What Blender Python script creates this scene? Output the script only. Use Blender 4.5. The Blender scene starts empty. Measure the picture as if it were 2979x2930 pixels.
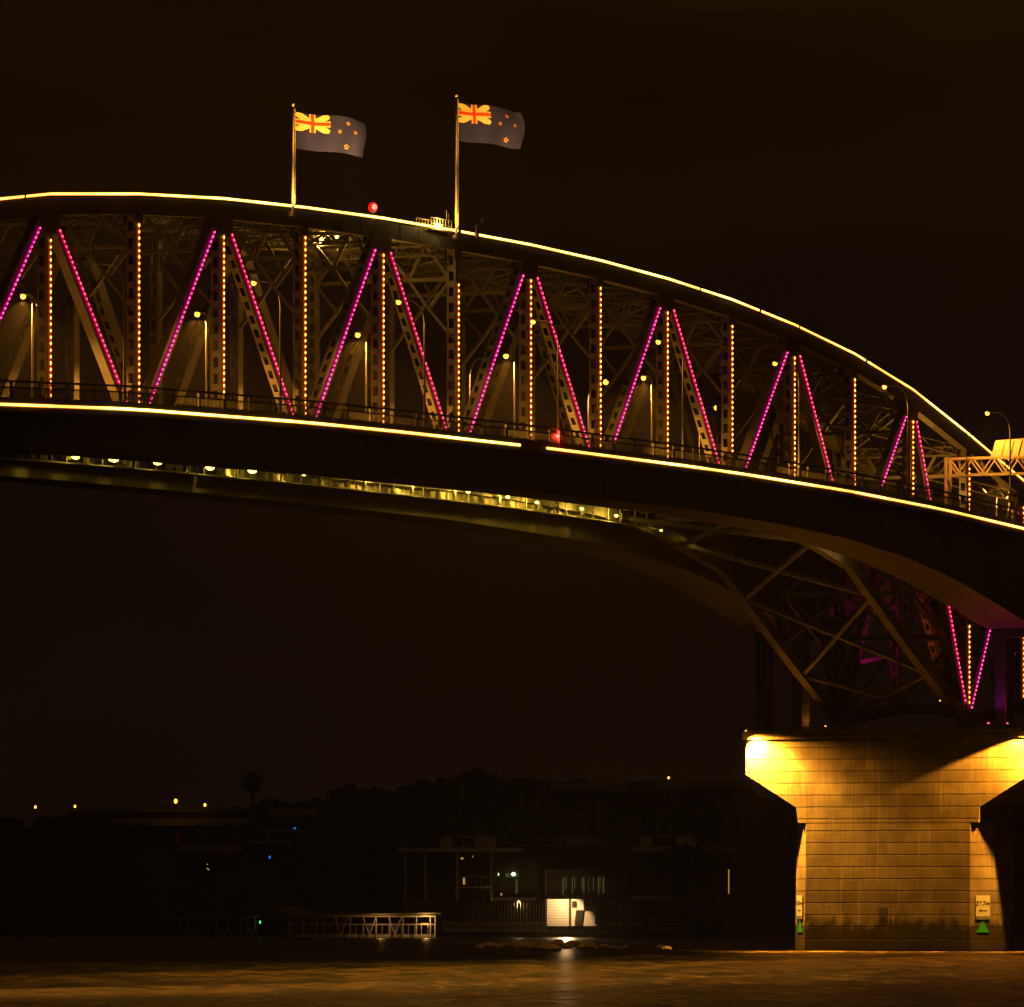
import bpy, math, random
import numpy as np
from mathutils import Vector, Matrix
random.seed(7)
S = bpy.context.scene
COL = S.collection

# ------------------------------------------------------------------ camera
TH = math.radians(63.7596)
UX, UY = math.cos(TH), math.sin(TH)
D0, RX0 = 652.25, -32.4165
FPX, XC, YH, HC = 22176.5, 1489.5, 2593.0, 6.4
CAMX = -(RX0*UX + D0*UY)
CAMY = -(-RX0*UY + D0*UX)
cam = bpy.data.cameras.new('camera')
cam_o = bpy.data.objects.new('camera', cam); COL.objects.link(cam_o)
cam.sensor_fit = 'HORIZONTAL'; cam.sensor_width = 36.0
cam.lens = 36.0*FPX/2979.0
cam.shift_y = (YH-1465.0)/2979.0
cam.clip_start = 1.0; cam.clip_end = 20000
FW = Vector((UY, UX, 0)); RT = Vector((UX, -UY, 0))
cam_o.matrix_world = Matrix(((RT.x, 0, -FW.x, CAMX), (RT.y, 0, -FW.y, CAMY), (0, 1, 0, HC), (0, 0, 0, 1)))
S.camera = cam_o

def unp(x, y, w=0.0):
    u = (x-XC)/FPX
    r = RX0-w*UY; d = D0+w*UX
    X = (u*d-r)/(UX-u*UY)
    return X, HC+(YH-y)*(D0+X*UY+w*UX)/FPX

# ------------------------------------------------------------------ sky
W = bpy.data.worlds.new('World'); S.world = W; W.use_nodes = True
nt = W.node_tree; N = nt.nodes; L = nt.links
bg = N['Background']
tc = N.new('ShaderNodeTexCoord'); sx = N.new('ShaderNodeSeparateXYZ'); L.new(tc.outputs['Generated'], sx.inputs[0])
rp = N.new('ShaderNodeValToRGB'); L.new(sx.outputs['Z'], rp.inputs[0])
e = rp.color_ramp.elements
e[0].position = 0.0; e[0].color = (0.0056, 0.0026, 0.0014, 1)
e[1].position = 0.06; e[1].color = (0.0056, 0.0025, 0.0012, 1)
for p_, c_ in ((0.10, (0.0100, 0.0042, 0.0010, 1)), (0.13, (0.0135, 0.0054, 0.0011, 1)), (0.2, (0.0130, 0.0060, 0.0018, 1)), (0.6, (0.012, 0.0052, 0.0014, 1))):
    q = e.new(p_); q.color = c_
mp = N.new('ShaderNodeMapping'); mp.inputs['Scale'].default_value = (6, 6, 22); L.new(tc.outputs['Generated'], mp.inputs[0])
nz = N.new('ShaderNodeTexNoise'); nz.inputs['Scale'].default_value = 1.6; nz.inputs['Detail'].default_value = 5; L.new(mp.outputs[0], nz.inputs[0])
mr = N.new('ShaderNodeMapRange'); mr.inputs['From Min'].default_value = .3; mr.inputs['From Max'].default_value = .7
mr.inputs['To Min'].default_value = .60; mr.inputs['To Max'].default_value = 1.32; L.new(nz.outputs[0], mr.inputs[0])
vm = N.new('ShaderNodeVectorMath'); vm.operation = 'SCALE'; L.new(rp.outputs[0], vm.inputs[0]); L.new(mr.outputs[0], vm.inputs['Scale'])
L.new(vm.outputs[0], bg.inputs['Color']); bg.inputs['Strength'].default_value = 1.0

S.view_settings.view_transform = 'Standard'; S.view_settings.look = 'None'
S.view_settings.exposure = 0.0; S.view_settings.gamma = 1.0
S.cycles.use_denoising = True
S.cycles.max_bounces = 5; S.cycles.diffuse_bounces = 2; S.cycles.glossy_bounces = 2
S.cycles.sample_clamp_indirect = 3.0
S.cycles.caustics_reflective = False
HAZE = 0.00011
S.cycles.volume_bounces = 0

# ------------------------------------------------------------------ materials
def mat(name, col, rough=.6, metal=0.0, var=0.0, scale=1.0, bump=0.0, spec=.5):
    m = bpy.data.materials.new(name); m.use_nodes = True
    n = m.node_tree.nodes; l = m.node_tree.links; b = n['Principled BSDF']
    b.inputs['Base Color'].default_value = (*col, 1); b.inputs['Roughness'].default_value = rough
    b.inputs['Metallic'].default_value = metal; b.inputs['Specular IOR Level'].default_value = spec
    if var or bump:
        t = n.new('ShaderNodeTexCoord'); z = n.new('ShaderNodeTexNoise'); z.inputs['Scale'].default_value = scale
        z.inputs['Detail'].default_value = 6; l.new(t.outputs['Object'], z.inputs[0])
        if var:
            r = n.new('ShaderNodeMapRange'); r.inputs['From Min'].default_value = .3; r.inputs['From Max'].default_value = .7
            r.inputs['To Min'].default_value = 1-var; r.inputs['To Max'].default_value = 1+var; l.new(z.outputs[0], r.inputs[0])
            v = n.new('ShaderNodeVectorMath'); v.operation = 'SCALE'; v.inputs[0].default_value = col
            l.new(r.outputs[0], v.inputs['Scale']); l.new(v.outputs[0], b.inputs['Base Color'])
        if bump:
            u = n.new('ShaderNodeBump'); u.inputs['Strength'].default_value = bump; u.inputs['Distance'].default_value = .1
            l.new(z.outputs[0], u.inputs['Height']); l.new(u.outputs[0], b.inputs['Normal'])
    return m

def emit(name, col, s):
    m = bpy.data.materials.new(name); m.use_nodes = True
    n = m.node_tree.nodes; l = m.node_tree.links
    n.remove(n['Principled BSDF']); e_ = n.new('ShaderNodeEmission')
    e_.inputs[0].default_value = (*col, 1); e_.inputs[1].default_value = s
    l.new(e_.outputs[0], n['Material Output'].inputs[0]); return m

M = dict(
    steel=mat('painted_steel', (.125, .12, .11), .55, 0, .25, .35, .1),
    darksteel=mat('weathered_steel', (.10, .10, .10), .6, 0, .3, .5, .1),
    girder=mat('girder_steel', (.085, .08, .075), .6, 0, .3, .15, .1),
    asphalt=mat('asphalt', (.05, .05, .05), .9, 0, .3, 1.5),
    galv=mat('galvanised_steel', (.35, .35, .35), .45, .3, .15, 2),
    polep=mat('pale_pole_paint', (.75, .64, .42), .5),
    black=mat('stringer_shade_black', (.02, .02, .02), .7),  # near-black that paints the dim stretch of the edge stringer
    white=mat('white_board', (.8, .8, .78), .6, 0, .06, 3),
    ink=mat('black_lettering', (.02, .02, .02), .7),
    blue=mat('blue_band', (.22, .24, .36), .6),
    green=mat('green_paint', (.02, .48, .07), .6, 0, .1, 2),
    led_line=emit('warm_light_line', (1.0, .50, .075), 13.0),
    halo_edge=emit('amber_halo_edge', (1.0, .30, .008), 1.8),  # glow beside the light lines, put in as emissive edges
    strip_pink=emit('pink_halo_strip', (1.0, .0, .10), .40),  # emissive backing bars draw the halo round the beads
    strip_purple=emit('purple_halo_strip', (1.0, .0, .24), .32),
    strip_warm=emit('amber_halo_strip', (1.0, .12, .0), .32),
    led_warm=emit('warm_led', (1.0, .25, .025), 14.0),
    led_pink=emit('pink_led', (1.0, .03, .085), 12.0),
    led_purple=emit('purple_led', (1.0, .035, .20), 10.0),
    sodium=emit('sodium_lamp_glass', (1.0, .40, .025), 7.0),
    yellow=emit('yellow_lamp_glass', (1.0, .66, .06), 16.0),
    red=emit('red_lamp_glass', (1.0, .004, .002), 3.0),
    redcore=emit('red_lamp_bulb', (1.0, .05, .03), 12.0),
    greenl=emit('green_lamp_glass', (.05, 1.0, .2), 2.0),
    bluel=emit('blue_lamp_glass', (.03, .25, 1.0), .9),
    flagblue=mat('flag_blue', (.010, .014, .20), .9),
    flagwhite=mat('flag_white', (.8, .66, .45), .9),
    flagred=mat('flag_red', (.6, .05, .04), .9),
    foliage=mat('dark_foliage', (.045, .07, .03), .9, 0, .4, .3),
    bark=mat('bark', (.08, .06, .04), .9),
    hill=mat('hillside_ground', (.03, .035, .018), 1, 0, .4, .05),
    rock=mat('shore_rock', (.6, .55, .45), .9, 0, .3, .8, .6),
    timber=mat('pile_timber', (.10, .08, .06), .9, 0, .3, 1),
    render=mat('pale_cladding', (.75, .72, .66), .8, 0, .12, .6),
    darkwall=mat('dark_cladding', (.02, .019, .017), .8, 0, .2, .6),
    roofm=mat('metal_roofing', (.25, .24, .22), .6, 0, .15, 1),
    glass=mat('window_glass', (.015, .02, .02), .08),
    letter=mat('sign_letter', (.55, .5, .42), .6),
)

def uneven(m, base, lo, hi, col2):
    n = m.node_tree.nodes; l = m.node_tree.links; e_ = n['Emission']
    t = n.new('ShaderNodeTexCoord'); z = n.new('ShaderNodeTexNoise'); z.inputs['Scale'].default_value = .12; z.inputs['Detail'].default_value = 4
    l.new(t.outputs['Object'], z.inputs[0]); r = n.new('ShaderNodeMapRange'); r.inputs['From Min'].default_value = .35; r.inputs['From Max'].default_value = .65
    r.inputs['To Min'].default_value = lo; r.inputs['To Max'].default_value = hi; l.new(z.outputs[0], r.inputs[0]); l.new(r.outputs[0], e_.inputs[1])
    z2 = n.new('ShaderNodeTexNoise'); z2.inputs['Scale'].default_value = .04; l.new(t.outputs['Object'], z2.inputs[0])
    r2 = n.new('ShaderNodeMapRange'); r2.inputs['From Min'].default_value = .42; r2.inputs['From Max'].default_value = .58; l.new(z2.outputs[0], r2.inputs[0])
    x = n.new('ShaderNodeMix'); x.data_type = 'RGBA'; x.inputs[6].default_value = (*base, 1); x.inputs[7].default_value = (*col2, 1)
    l.new(r2.outputs[0], x.inputs[0]); l.new(x.outputs[2], e_.inputs[0])
uneven(M['led_line'], (1, .42, .05), 4, 13, (1, .62, .10))
uneven(M['halo_edge'], (1, .22, .004), .9, 2.2, (1, .52, .02))

def concrete_mat():
    m = bpy.data.materials.new('board_marked_concrete'); m.use_nodes = True
    n = m.node_tree.nodes; l = m.node_tree.links; b = n['Principled BSDF']; b.inputs['Roughness'].default_value = .85
    b.inputs['Specular IOR Level'].default_value = .25
    g = n.new('ShaderNodeNewGeometry'); s = n.new('ShaderNodeSeparateXYZ'); l.new(g.outputs['Position'], s.inputs[0])
    def math_(op, a, v=None, c=None):
        k = n.new('ShaderNodeMath'); k.operation = op; l.new(a, k.inputs[0])
        if v is not None:
            if hasattr(v, 'links'): l.new(v, k.inputs[1])
            else: k.inputs[1].default_value = v
        if c is not None: k.inputs[2].default_value = c
        return k.outputs[0]
    def noise(scale, vec, det=4):
        mm = n.new('ShaderNodeMapping'); mm.inputs['Scale'].default_value = vec; l.new(g.outputs['Position'], mm.inputs[0])
        z = n.new('ShaderNodeTexNoise'); z.inputs['Scale'].default_value = scale; z.inputs['Detail'].default_value = det
        l.new(mm.outputs[0], z.inputs[0]); return z.outputs[0]
    def rng(a, f0, f1, t0, t1):
        k = n.new('ShaderNodeMapRange'); k.inputs['From Min'].default_value = f0; k.inputs['From Max'].default_value = f1
        k.inputs['To Min'].default_value = t0; k.inputs['To Max'].default_value = t1; l.new(a, k.inputs[0]); return k.outputs[0]
    wob = noise(.35, (1, 1, .2))
    zz = math_('ADD', s.outputs['Z'], rng(wob, 0, 1, -.06, .06))
    fr = math_('FRACT', math_('DIVIDE', zz, 1.285))
    joint = rng(math_('ABSOLUTE', math_('SUBTRACT', fr, .5)), .425, .475, 0, 1)
    joint2 = math_('MULTIPLY', joint, rng(noise(.5, (1, 1, .3)), .25, .6, .35, 1))
    boards = noise(2.2, (3, 3, .12), 3)
    blot = noise(.35, (1, 1, 1), 6)
    streak = noise(1.2, (1.6, 1.6, .1), 5)
    v = math_('MULTIPLY', rng(boards, .3, .7, .74, 1.10), rng(blot, .3, .7, .58, 1.18))
    v = math_('MULTIPLY', v, rng(streak, .60, .72, 1.0, 1.6))
    course = n.new('ShaderNodeTexWhiteNoise'); course.noise_dimensions = '1D'
    l.new(math_('FLOOR', math_('DIVIDE', zz, 1.285)), course.inputs['W'])
    v = math_('MULTIPLY', v, rng(course.outputs['Value'], 0, 1, .80, 1.08))
    v = math_('MULTIPLY', v, rng(joint2, 0, 1, 1.0, .30))
    lvl = math_('ADD', s.outputs['Z'], rng(noise(.9, (1, 1, .6), 6), .2, .8, -1.3, 1.3))
    v = math_('MULTIPLY', v, rng(lvl, 2.6, 3.5, .22, 1.0))
    v = math_('MULTIPLY', v, rng(s.outputs['Z'], .1, 1.2, .55, 1.0))
    c = n.new('ShaderNodeVectorMath'); c.operation = 'SCALE'; c.inputs[0].default_value = (.40, .32, .22); l.new(v, c.inputs['Scale'])
    l.new(c.outputs[0], b.inputs['Base Color'])
    u = n.new('ShaderNodeBump'); u.inputs['Strength'].default_value = .35; u.inputs['Distance'].default_value = .03
    l.new(math_('SUBTRACT', boards, joint), u.inputs['Height']); l.new(u.outputs[0], b.inputs['Normal'])
    return m
M['concrete'] = concrete_mat()

def water_mat():
    m = bpy.data.materials.new('harbour_water'); m.use_nodes = True
    n = m.node_tree.nodes; l = m.node_tree.links; b = n['Principled BSDF']
    b.inputs['IOR'].default_value = 1.333
    g = n.new('ShaderNodeNewGeometry'); P_ = g.outputs['Position']
    def noise(vec, rot, det):
        mm = n.new('ShaderNodeMapping'); mm.vector_type = 'TEXTURE'; mm.inputs['Rotation'].default_value = (0, 0, rot); mm.inputs['Scale'].default_value = vec
        l.new(P_, mm.inputs[0]); z = n.new('ShaderNodeTexNoise'); z.inputs['Scale'].default_value = 1; z.inputs['Detail'].default_value = det
        l.new(mm.outputs[0], z.inputs[0]); return z.outputs[0]
    def mth(op, a, v, c=None):
        k = n.new('ShaderNodeMath'); k.operation = op
        for i, q in enumerate((a, v) if c is None else (a, v, c)):
            if hasattr(q, 'links'): l.new(q, k.inputs[i])
            else: k.inputs[i].default_value = q
        return k.outputs[0]
    def rng(a, f0, f1, t0, t1):
        k = n.new('ShaderNodeMapRange'); k.inputs['From Min'].default_value = f0; k.inputs['From Max'].default_value = f1
        k.inputs['To Min'].default_value = t0; k.inputs['To Max'].default_value = t1; l.new(a, k.inputs[0]); return k.outputs[0]
    def dotv(v, off):
        k = n.new('ShaderNodeVectorMath'); k.operation = 'DOT_PRODUCT'; l.new(P_, k.inputs[0]); k.inputs[1].default_value = tuple(v)
        return mth('SUBTRACT', k.outputs['Value'], off)
    C0 = Vector((CAMX, CAMY, 0)); ang = math.atan2(RT.y, RT.x)
    # the wind line: choppy water painted lit up to the bridge, sheltered water dark behind
    d = dotv(FW, C0.dot(FW)); r = dotv(RT, C0.dot(RT))
    line = rng(r, -6, 30, 703, 842)
    dn = mth('MULTIPLY_ADD', noise((22, 30, 1), ang, 4), 46.0, mth('SUBTRACT', d, 23.0))
    open_ = rng(mth('SUBTRACT', dn, line), -26, 12, 1, 0)
    a = noise((7.0, 16.0, 1), ang, 3); c = noise((1.6, 3.2, 1), ang, 3)
    u = n.new('ShaderNodeBump'); u.inputs['Distance'].default_value = 4.2; l.new(mth('MULTIPLY_ADD', c, .28, a), u.inputs['Height'])
    av = mth('MULTIPLY_ADD', noise((1.3, 7.0, 1), ang+.05, 4), .9, noise((4.0, 26.0, 1), ang, 6))
    pat = mth('MULTIPLY', rng(av, .84, 1.08, 0, 1), open_)
    l.new(rng(pat, 0, 1, .12, 1.0), u.inputs['Strength']); l.new(rng(pat, 0, 1, .34, .44), b.inputs['Roughness'])
    fo = n.new('ShaderNodeVectorMath'); fo.operation = 'SCALE'; fo.inputs[0].default_value = (.86, .62, .28)  # gold metallic tint paints lamplight reflected by the open water
    l.new(mth('MULTIPLY', rng(pat, 0, 1, .15, 1.0), rng(open_, 0, 1, .015, 1.0)), fo.inputs['Scale']); l.new(fo.outputs[0], b.inputs['Base Color'])  # dark streaks and the dark far side are put into the colour
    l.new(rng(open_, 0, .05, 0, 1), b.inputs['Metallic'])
    l.new(u.outputs[0], b.inputs['Normal'])
    return m
M['water'] = water_mat()

def calm_mat():
    m = bpy.data.materials.new('sheltered_water'); m.use_nodes = True
    n = m.node_tree.nodes; l = m.node_tree.links; b = n['Principled BSDF']
    b.inputs['Base Color'].default_value = (.008, .009, .006, 1)
    b.inputs['Roughness'].default_value = .32; b.inputs['IOR'].default_value = 1.333
    g = n.new('ShaderNodeNewGeometry'); z = n.new('ShaderNodeTexNoise'); z.inputs['Scale'].default_value = .6; z.inputs['Detail'].default_value = 3
    l.new(g.outputs['Position'], z.inputs[0])
    u = n.new('ShaderNodeBump'); u.inputs['Distance'].default_value = .05; l.new(z.outputs[0], u.inputs['Height']); l.new(u.outputs[0], b.inputs['Normal'])
    return m
M['calm'] = calm_mat()

# ------------------------------------------------------------------ mesh helpers
class MB:
    def __init__(s): s.v = []; s.f = []; s.m = []; s.mi = 0
    def poly(s, pts): 
        k = len(s.v); s.v += [tuple(p) for p in pts]; s.f.append(tuple(range(k, k+len(pts)))); s.m.append(s.mi)
    def hexa(s, p):      # 8 points: bottom 4 then top 4
        k = len(s.v); s.v += [tuple(q) for q in p]
        for f in ((0, 3, 2, 1), (4, 5, 6, 7), (0, 1, 5, 4), (1, 2, 6, 5), (2, 3, 7, 6), (3, 0, 4, 7)):
            s.f.append(tuple(k+i for i in f)); s.m.append(s.mi)
    def box(s, x0, x1, y0, y1, z0, z1):
        s.hexa([(x0, y0, z0), (x1, y0, z0), (x1, y1, z0), (x0, y1, z0), (x0, y0, z1), (x1, y0, z1), (x1, y1, z1), (x0, y1, z1)])
    def bar(s, p, q, a, b, side=(0, 1, 0), off=0.0):   # a along side, b across
        p = Vector(p); q = Vector(q); d = (q-p)
        if d.length < 1e-6: return
        d.normalize(); sd = Vector(side); sd = (sd-d*sd.dot(d))
        if sd.length < 1e-4: sd = Vector((1, 0, 0)) - d*d.x
        sd.normalize(); up = d.cross(sd)
        A = sd*a/2; B = up*b/2
        s.hexa([p-A-B, p+A-B, p+A+B, p-A+B, q-A-B, q+A-B, q+A+B, q-A+B])
    def strip(s, rows, y0, y1):      # rows of (x, ztop, zbot): a slab following the road's line
        k = len(s.v)
        for x, zt, zb in rows: s.v += [(x, y0, zb), (x, y1, zb), (x, y1, zt), (x, y0, zt)]
        n = len(rows)
        for i in range(n-1):
            a = k+4*i; b = a+4
            for j in range(4):
                s.f.append((a+j, a+(j+1) % 4, b+(j+1) % 4, b+j)); s.m.append(s.mi)
        s.f.append((k, k+3, k+2, k+1)); s.m.append(s.mi)
        a = k+4*(n-1); s.f.append((a, a+1, a+2, a+3)); s.m.append(s.mi)
    def tube(s, pts, r, n=8, r1=None):
        pts = [Vector(p) for p in pts]; k = len(s.v); r1 = r if r1 is None else r1; m = len(pts)
        for i, p in enumerate(pts):
            d = (pts[min(i+1, m-1)]-pts[max(i-1, 0)]).normalized()
            a = d.cross(Vector((0, 0, 1)) if abs(d.z) < .9 else Vector((1, 0, 0))).normalized(); b = d.cross(a)
            rr = r+(r1-r)*i/max(1, m-1)
            for j in range(n):
                t = 2*math.pi*j/n; s.v.append(tuple(p+a*rr*math.cos(t)+b*rr*math.sin(t)))
        for i in range(m-1):
            for j in range(n):
                s.f.append((k+i*n+j, k+i*n+(j+1) % n, k+(i+1)*n+(j+1) % n, k+(i+1)*n+j)); s.m.append(s.mi)
        s.f.append(tuple(k+j for j in range(n))[::-1]); s.m.append(s.mi)
        s.f.append(tuple(k+(m-1)*n+j for j in range(n))); s.m.append(s.mi)
    def ball(s, c, rx, ry, rz, n=10, h=6):
        k = len(s.v); s.v.append((c[0], c[1], c[2]+rz))
        for i in range(1, h):
            t = math.pi*i/h
            for j in range(n):
                q = 2*math.pi*j/n; s.v.append((c[0]+rx*math.sin(t)*math.cos(q), c[1]+ry*math.sin(t)*math.sin(q), c[2]+rz*math.cos(t)))
        s.v.append((c[0], c[1], c[2]-rz)); last = len(s.v)-1
        for j in range(n):
            s.f.append((k, k+1+j, k+1+(j+1) % n)); s.m.append(s.mi)
            s.f.append((last, last-n+(j+1) % n, last-n+j)); s.m.append(s.mi)
        for i in range(h-2):
            for j in range(n):
                a = k+1+i*n; s.f.append((a+j, a+n+j, a+n+(j+1) % n, a+(j+1) % n)); s.m.append(s.mi)
    def dot(s, c, ax, a, b, cz):     # an eight sided bead; ax = long axis
        c = Vector(c); ax = Vector(ax).normalized(); y = Vector((0, 1, 0)); z = ax.cross(y)
        P = [c+ax*cz, c-ax*cz, c+z*a, c-z*a, c+y*b, c-y*b]; k = len(s.v); s.v += [tuple(p) for p in P]
        for f in ((0, 2, 4), (0, 4, 3), (0, 3, 5), (0, 5, 2), (1, 4, 2), (1, 3, 4), (1, 5, 3), (1, 2, 5)):
            s.f.append(tuple(k+i for i in f)); s.m.append(s.mi)
    def prism(s, poly, fa, fb):      # poly of 2d pts; fa, fb map (u,v)->3d at both faces
        k = len(s.v); n = len(poly)
        s.v += [tuple(fa(u, v)) for u, v in poly]+[tuple(fb(u, v)) for u, v in poly]
        s.f.append(tuple(range(k, k+n))); s.m.append(s.mi); s.f.append(tuple(range(k+2*n-1, k+n-1, -1))); s.m.append(s.mi)
        for i in range(n):
            j = (i+1) % n; s.f.append((k+i, k+n+i, k+n+j, k+j)); s.m.append(s.mi)
    def build(s, name, mats, parent=None, smooth=False):
        me = bpy.data.meshes.new(name); me.from_pydata(s.v, [], s.f)
        if not isinstance(mats, (list, tuple)): mats = [mats]
        for q in mats: me.materials.append(M[q] if isinstance(q, str) else q)
        if len(mats) > 1: me.polygons.foreach_set('material_index', s.m)
        if smooth: me.polygons.foreach_set('use_smooth', [True]*len(s.f))
        me.update()
        o = bpy.data.objects.new(name, me); COL.objects.link(o)
        if parent: o.parent = parent
        return o

def tag(o, label=None, cat=None, group=None, kind=None):
    if label: o['label'] = label
    if cat: o['category'] = cat
    if group: o['group'] = group
    if kind: o['kind'] = kind
    return o
def empty(name, loc=(0, 0, 0), rz=0.0):
    o = bpy.data.objects.new(name, None); COL.objects.link(o); o.location = loc; o.rotation_euler = (0, 0, rz); return o
def copy_tree(o, parent=None):
    c = o.copy(); COL.objects.link(c)
    if parent: c.parent = parent
    for ch in list(o.children): copy_tree(ch, c)
    return c
def light(name, typ, loc, power, col, parent=None, radius=.15, target=None, cone=None, blend=.3):
    d = bpy.data.lights.new(name, typ); d.energy = power; d.color = col
    if typ in ('POINT', 'SPOT'): d.shadow_soft_size = radius
    o = bpy.data.objects.new(name, d); COL.objects.link(o); o.location = loc
    if parent: o.parent = parent
    if target is not None: o.rotation_euler = (Vector(target)-Vector(loc)).to_track_quat('-Z', 'Y').to_euler()
    if cone: d.spot_size = math.radians(cone); d.spot_blend = blend
    return o
SOD = (1.0, .38, .035)

def text_mesh(body, size, depth=.02, align='CENTER'):
    c = bpy.data.curves.new('lettering', 'FONT'); c.body = body; c.size = size; c.extrude = depth; c.align_x = align; c.resolution_u = 3
    o = bpy.data.objects.new('lettering', c); COL.objects.link(o)
    bpy.context.view_layer.update()
    me = bpy.data.meshes.new_from_object(o.evaluated_get(bpy.context.evaluated_depsgraph_get()))
    bpy.data.objects.remove(o); return me

# ------------------------------------------------------------------ bridge line
P = 15.24
WF = 14.6
XI = lambda i: (i-1)*P
ip = lambda X, pts: float(np.interp(X, [a for a, b in pts], [b for a, b in pts]))
LED = [(-95, 42.9), (-62, 44.5), (-40, 45.5), (-18, 46.35), (13, 46.95), (31, 47.1), (61, 47.2), (91, 47.08), (104, 46.95), (129, 46.5), (153, 45.75), (175, 44.7), (200, 43.35), (260, 40.2), (340, 36)]
TOP = [(XI(i), z) for i, z in ((-5, 47.5), (-4, 52.2), (-3, 56.5), (-2, 60.2), (-1, 62.8), (0, 64.8), (1, 66.05), (2, 66.9), (3, 67.35), (4, 67.6), (5, 67.6), (6, 67.5), (7, 67.15), (8, 66.5), (9, 65.5), (10, 64.0), (11, 62.0), (12, 59.2), (13, 55.3), (14, 51.1), (15, 46.6))]
LOW = [(XI(i), z) for i, z in ((-5, 43), (-4, 32), (-3, 43), (-2, 45), (0, 45.5), (3, 45.8), (7, 45.7), (8, 45.4), (9, 44.8), (10, 43.3), (11, 40.2), (12, 32.2), (13, 24.7), (14, 26.4), (15, 26.8), (20, 26))]
LOW = [(XI(-5), 44), (XI(-2), 45)] + [p_ for p_ in LOW if p_[0] >= XI(0)]
NB = [(-95, 39), (-60, 41.0), (-20, 42.6), (20, 43.1), (61, 43.2), (95, 43.0), (114, 42.5), (130, 41.8), (145, 40.5), (158, 38.7), (168, 36.8), (176, 35.1), (181, 34.3), (186, 34.3), (192, 35.2), (202, 37), (215, 38.2), (240, 38), (340, 33)]
FB = [(x, z-.15 if x < 120 else z+.5*math.exp(-abs(x-160)/15)) for x, z in NB]
tz = lambda X: ip(X, TOP); lz = lambda X: ip(X, LOW); dz = lambda X: ip(X, LED)
ST = [-95+5*i for i in range(88)]

bridge = empty('truss_bridge', (0, 0, 0))
tag(bridge, 'grey steel arched truss bridge hung with pink and amber strings of light', 'bridge')

def ladder(mb, p, q, w, d, ladder_faces=True, pitch=1.45, gap=.85):
    """built-up member between p and q: w across in the truss plane, d deep in Y"""
    p = Vector(p); q = Vector(q); ln = (q-p).length; u = (q-p)/ln; y = Vector((0, 1, 0)); n_ = u.cross(y).normalized()
    if not ladder_faces:
        mb.bar(p, q, d, w); return
    for s_ in (-1, 1):
        mb.bar(p+y*s_*(d/2-.03), q+y*s_*(d/2-.03), .06, w)
    k = int(ln/pitch)
    for s_ in (-1, 1):
        o = n_*s_*(w/2-.035)
        for j in range(k+1):
            a = u*(j*pitch); b = u*min(ln, j*pitch+pitch-gap)
            mb.bar(p+a+o, p+b+o, d-.125, .06)
        # edge angles beside the openings
        for t_ in (-1, 1):
            mb.bar(p+o+y*t_*(d/2-.13), q+o+y*t_*(d/2-.13), .13, .045)

def string(parent, p, q, y, matn, spacing=.54, name='light_string'):
    mb = MB(); p = Vector(p); q = Vector(q); ln = (q-p).length; u = (q-p)/ln
    n = int(ln/spacing)
    for j in range(n+1):
        c = p+u*(j*spacing+random.uniform(-.02, .02)); k_ = random.choice((.8, .9, 1, 1, 1.08, 1.15)); mb.dot((c.x, y-.1, c.z), u, .088*k_, .08, .15*k_)
    mb.bar((p.x, y-.02, p.z), (q.x, y-.02, q.z), .03, .38)  # backing bar glows in place of the halo round the beads
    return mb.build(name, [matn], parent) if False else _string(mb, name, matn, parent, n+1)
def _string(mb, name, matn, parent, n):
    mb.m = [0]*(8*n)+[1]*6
    return mb.build(name, [matn, 'strip_'+matn[4:]], parent)

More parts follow.
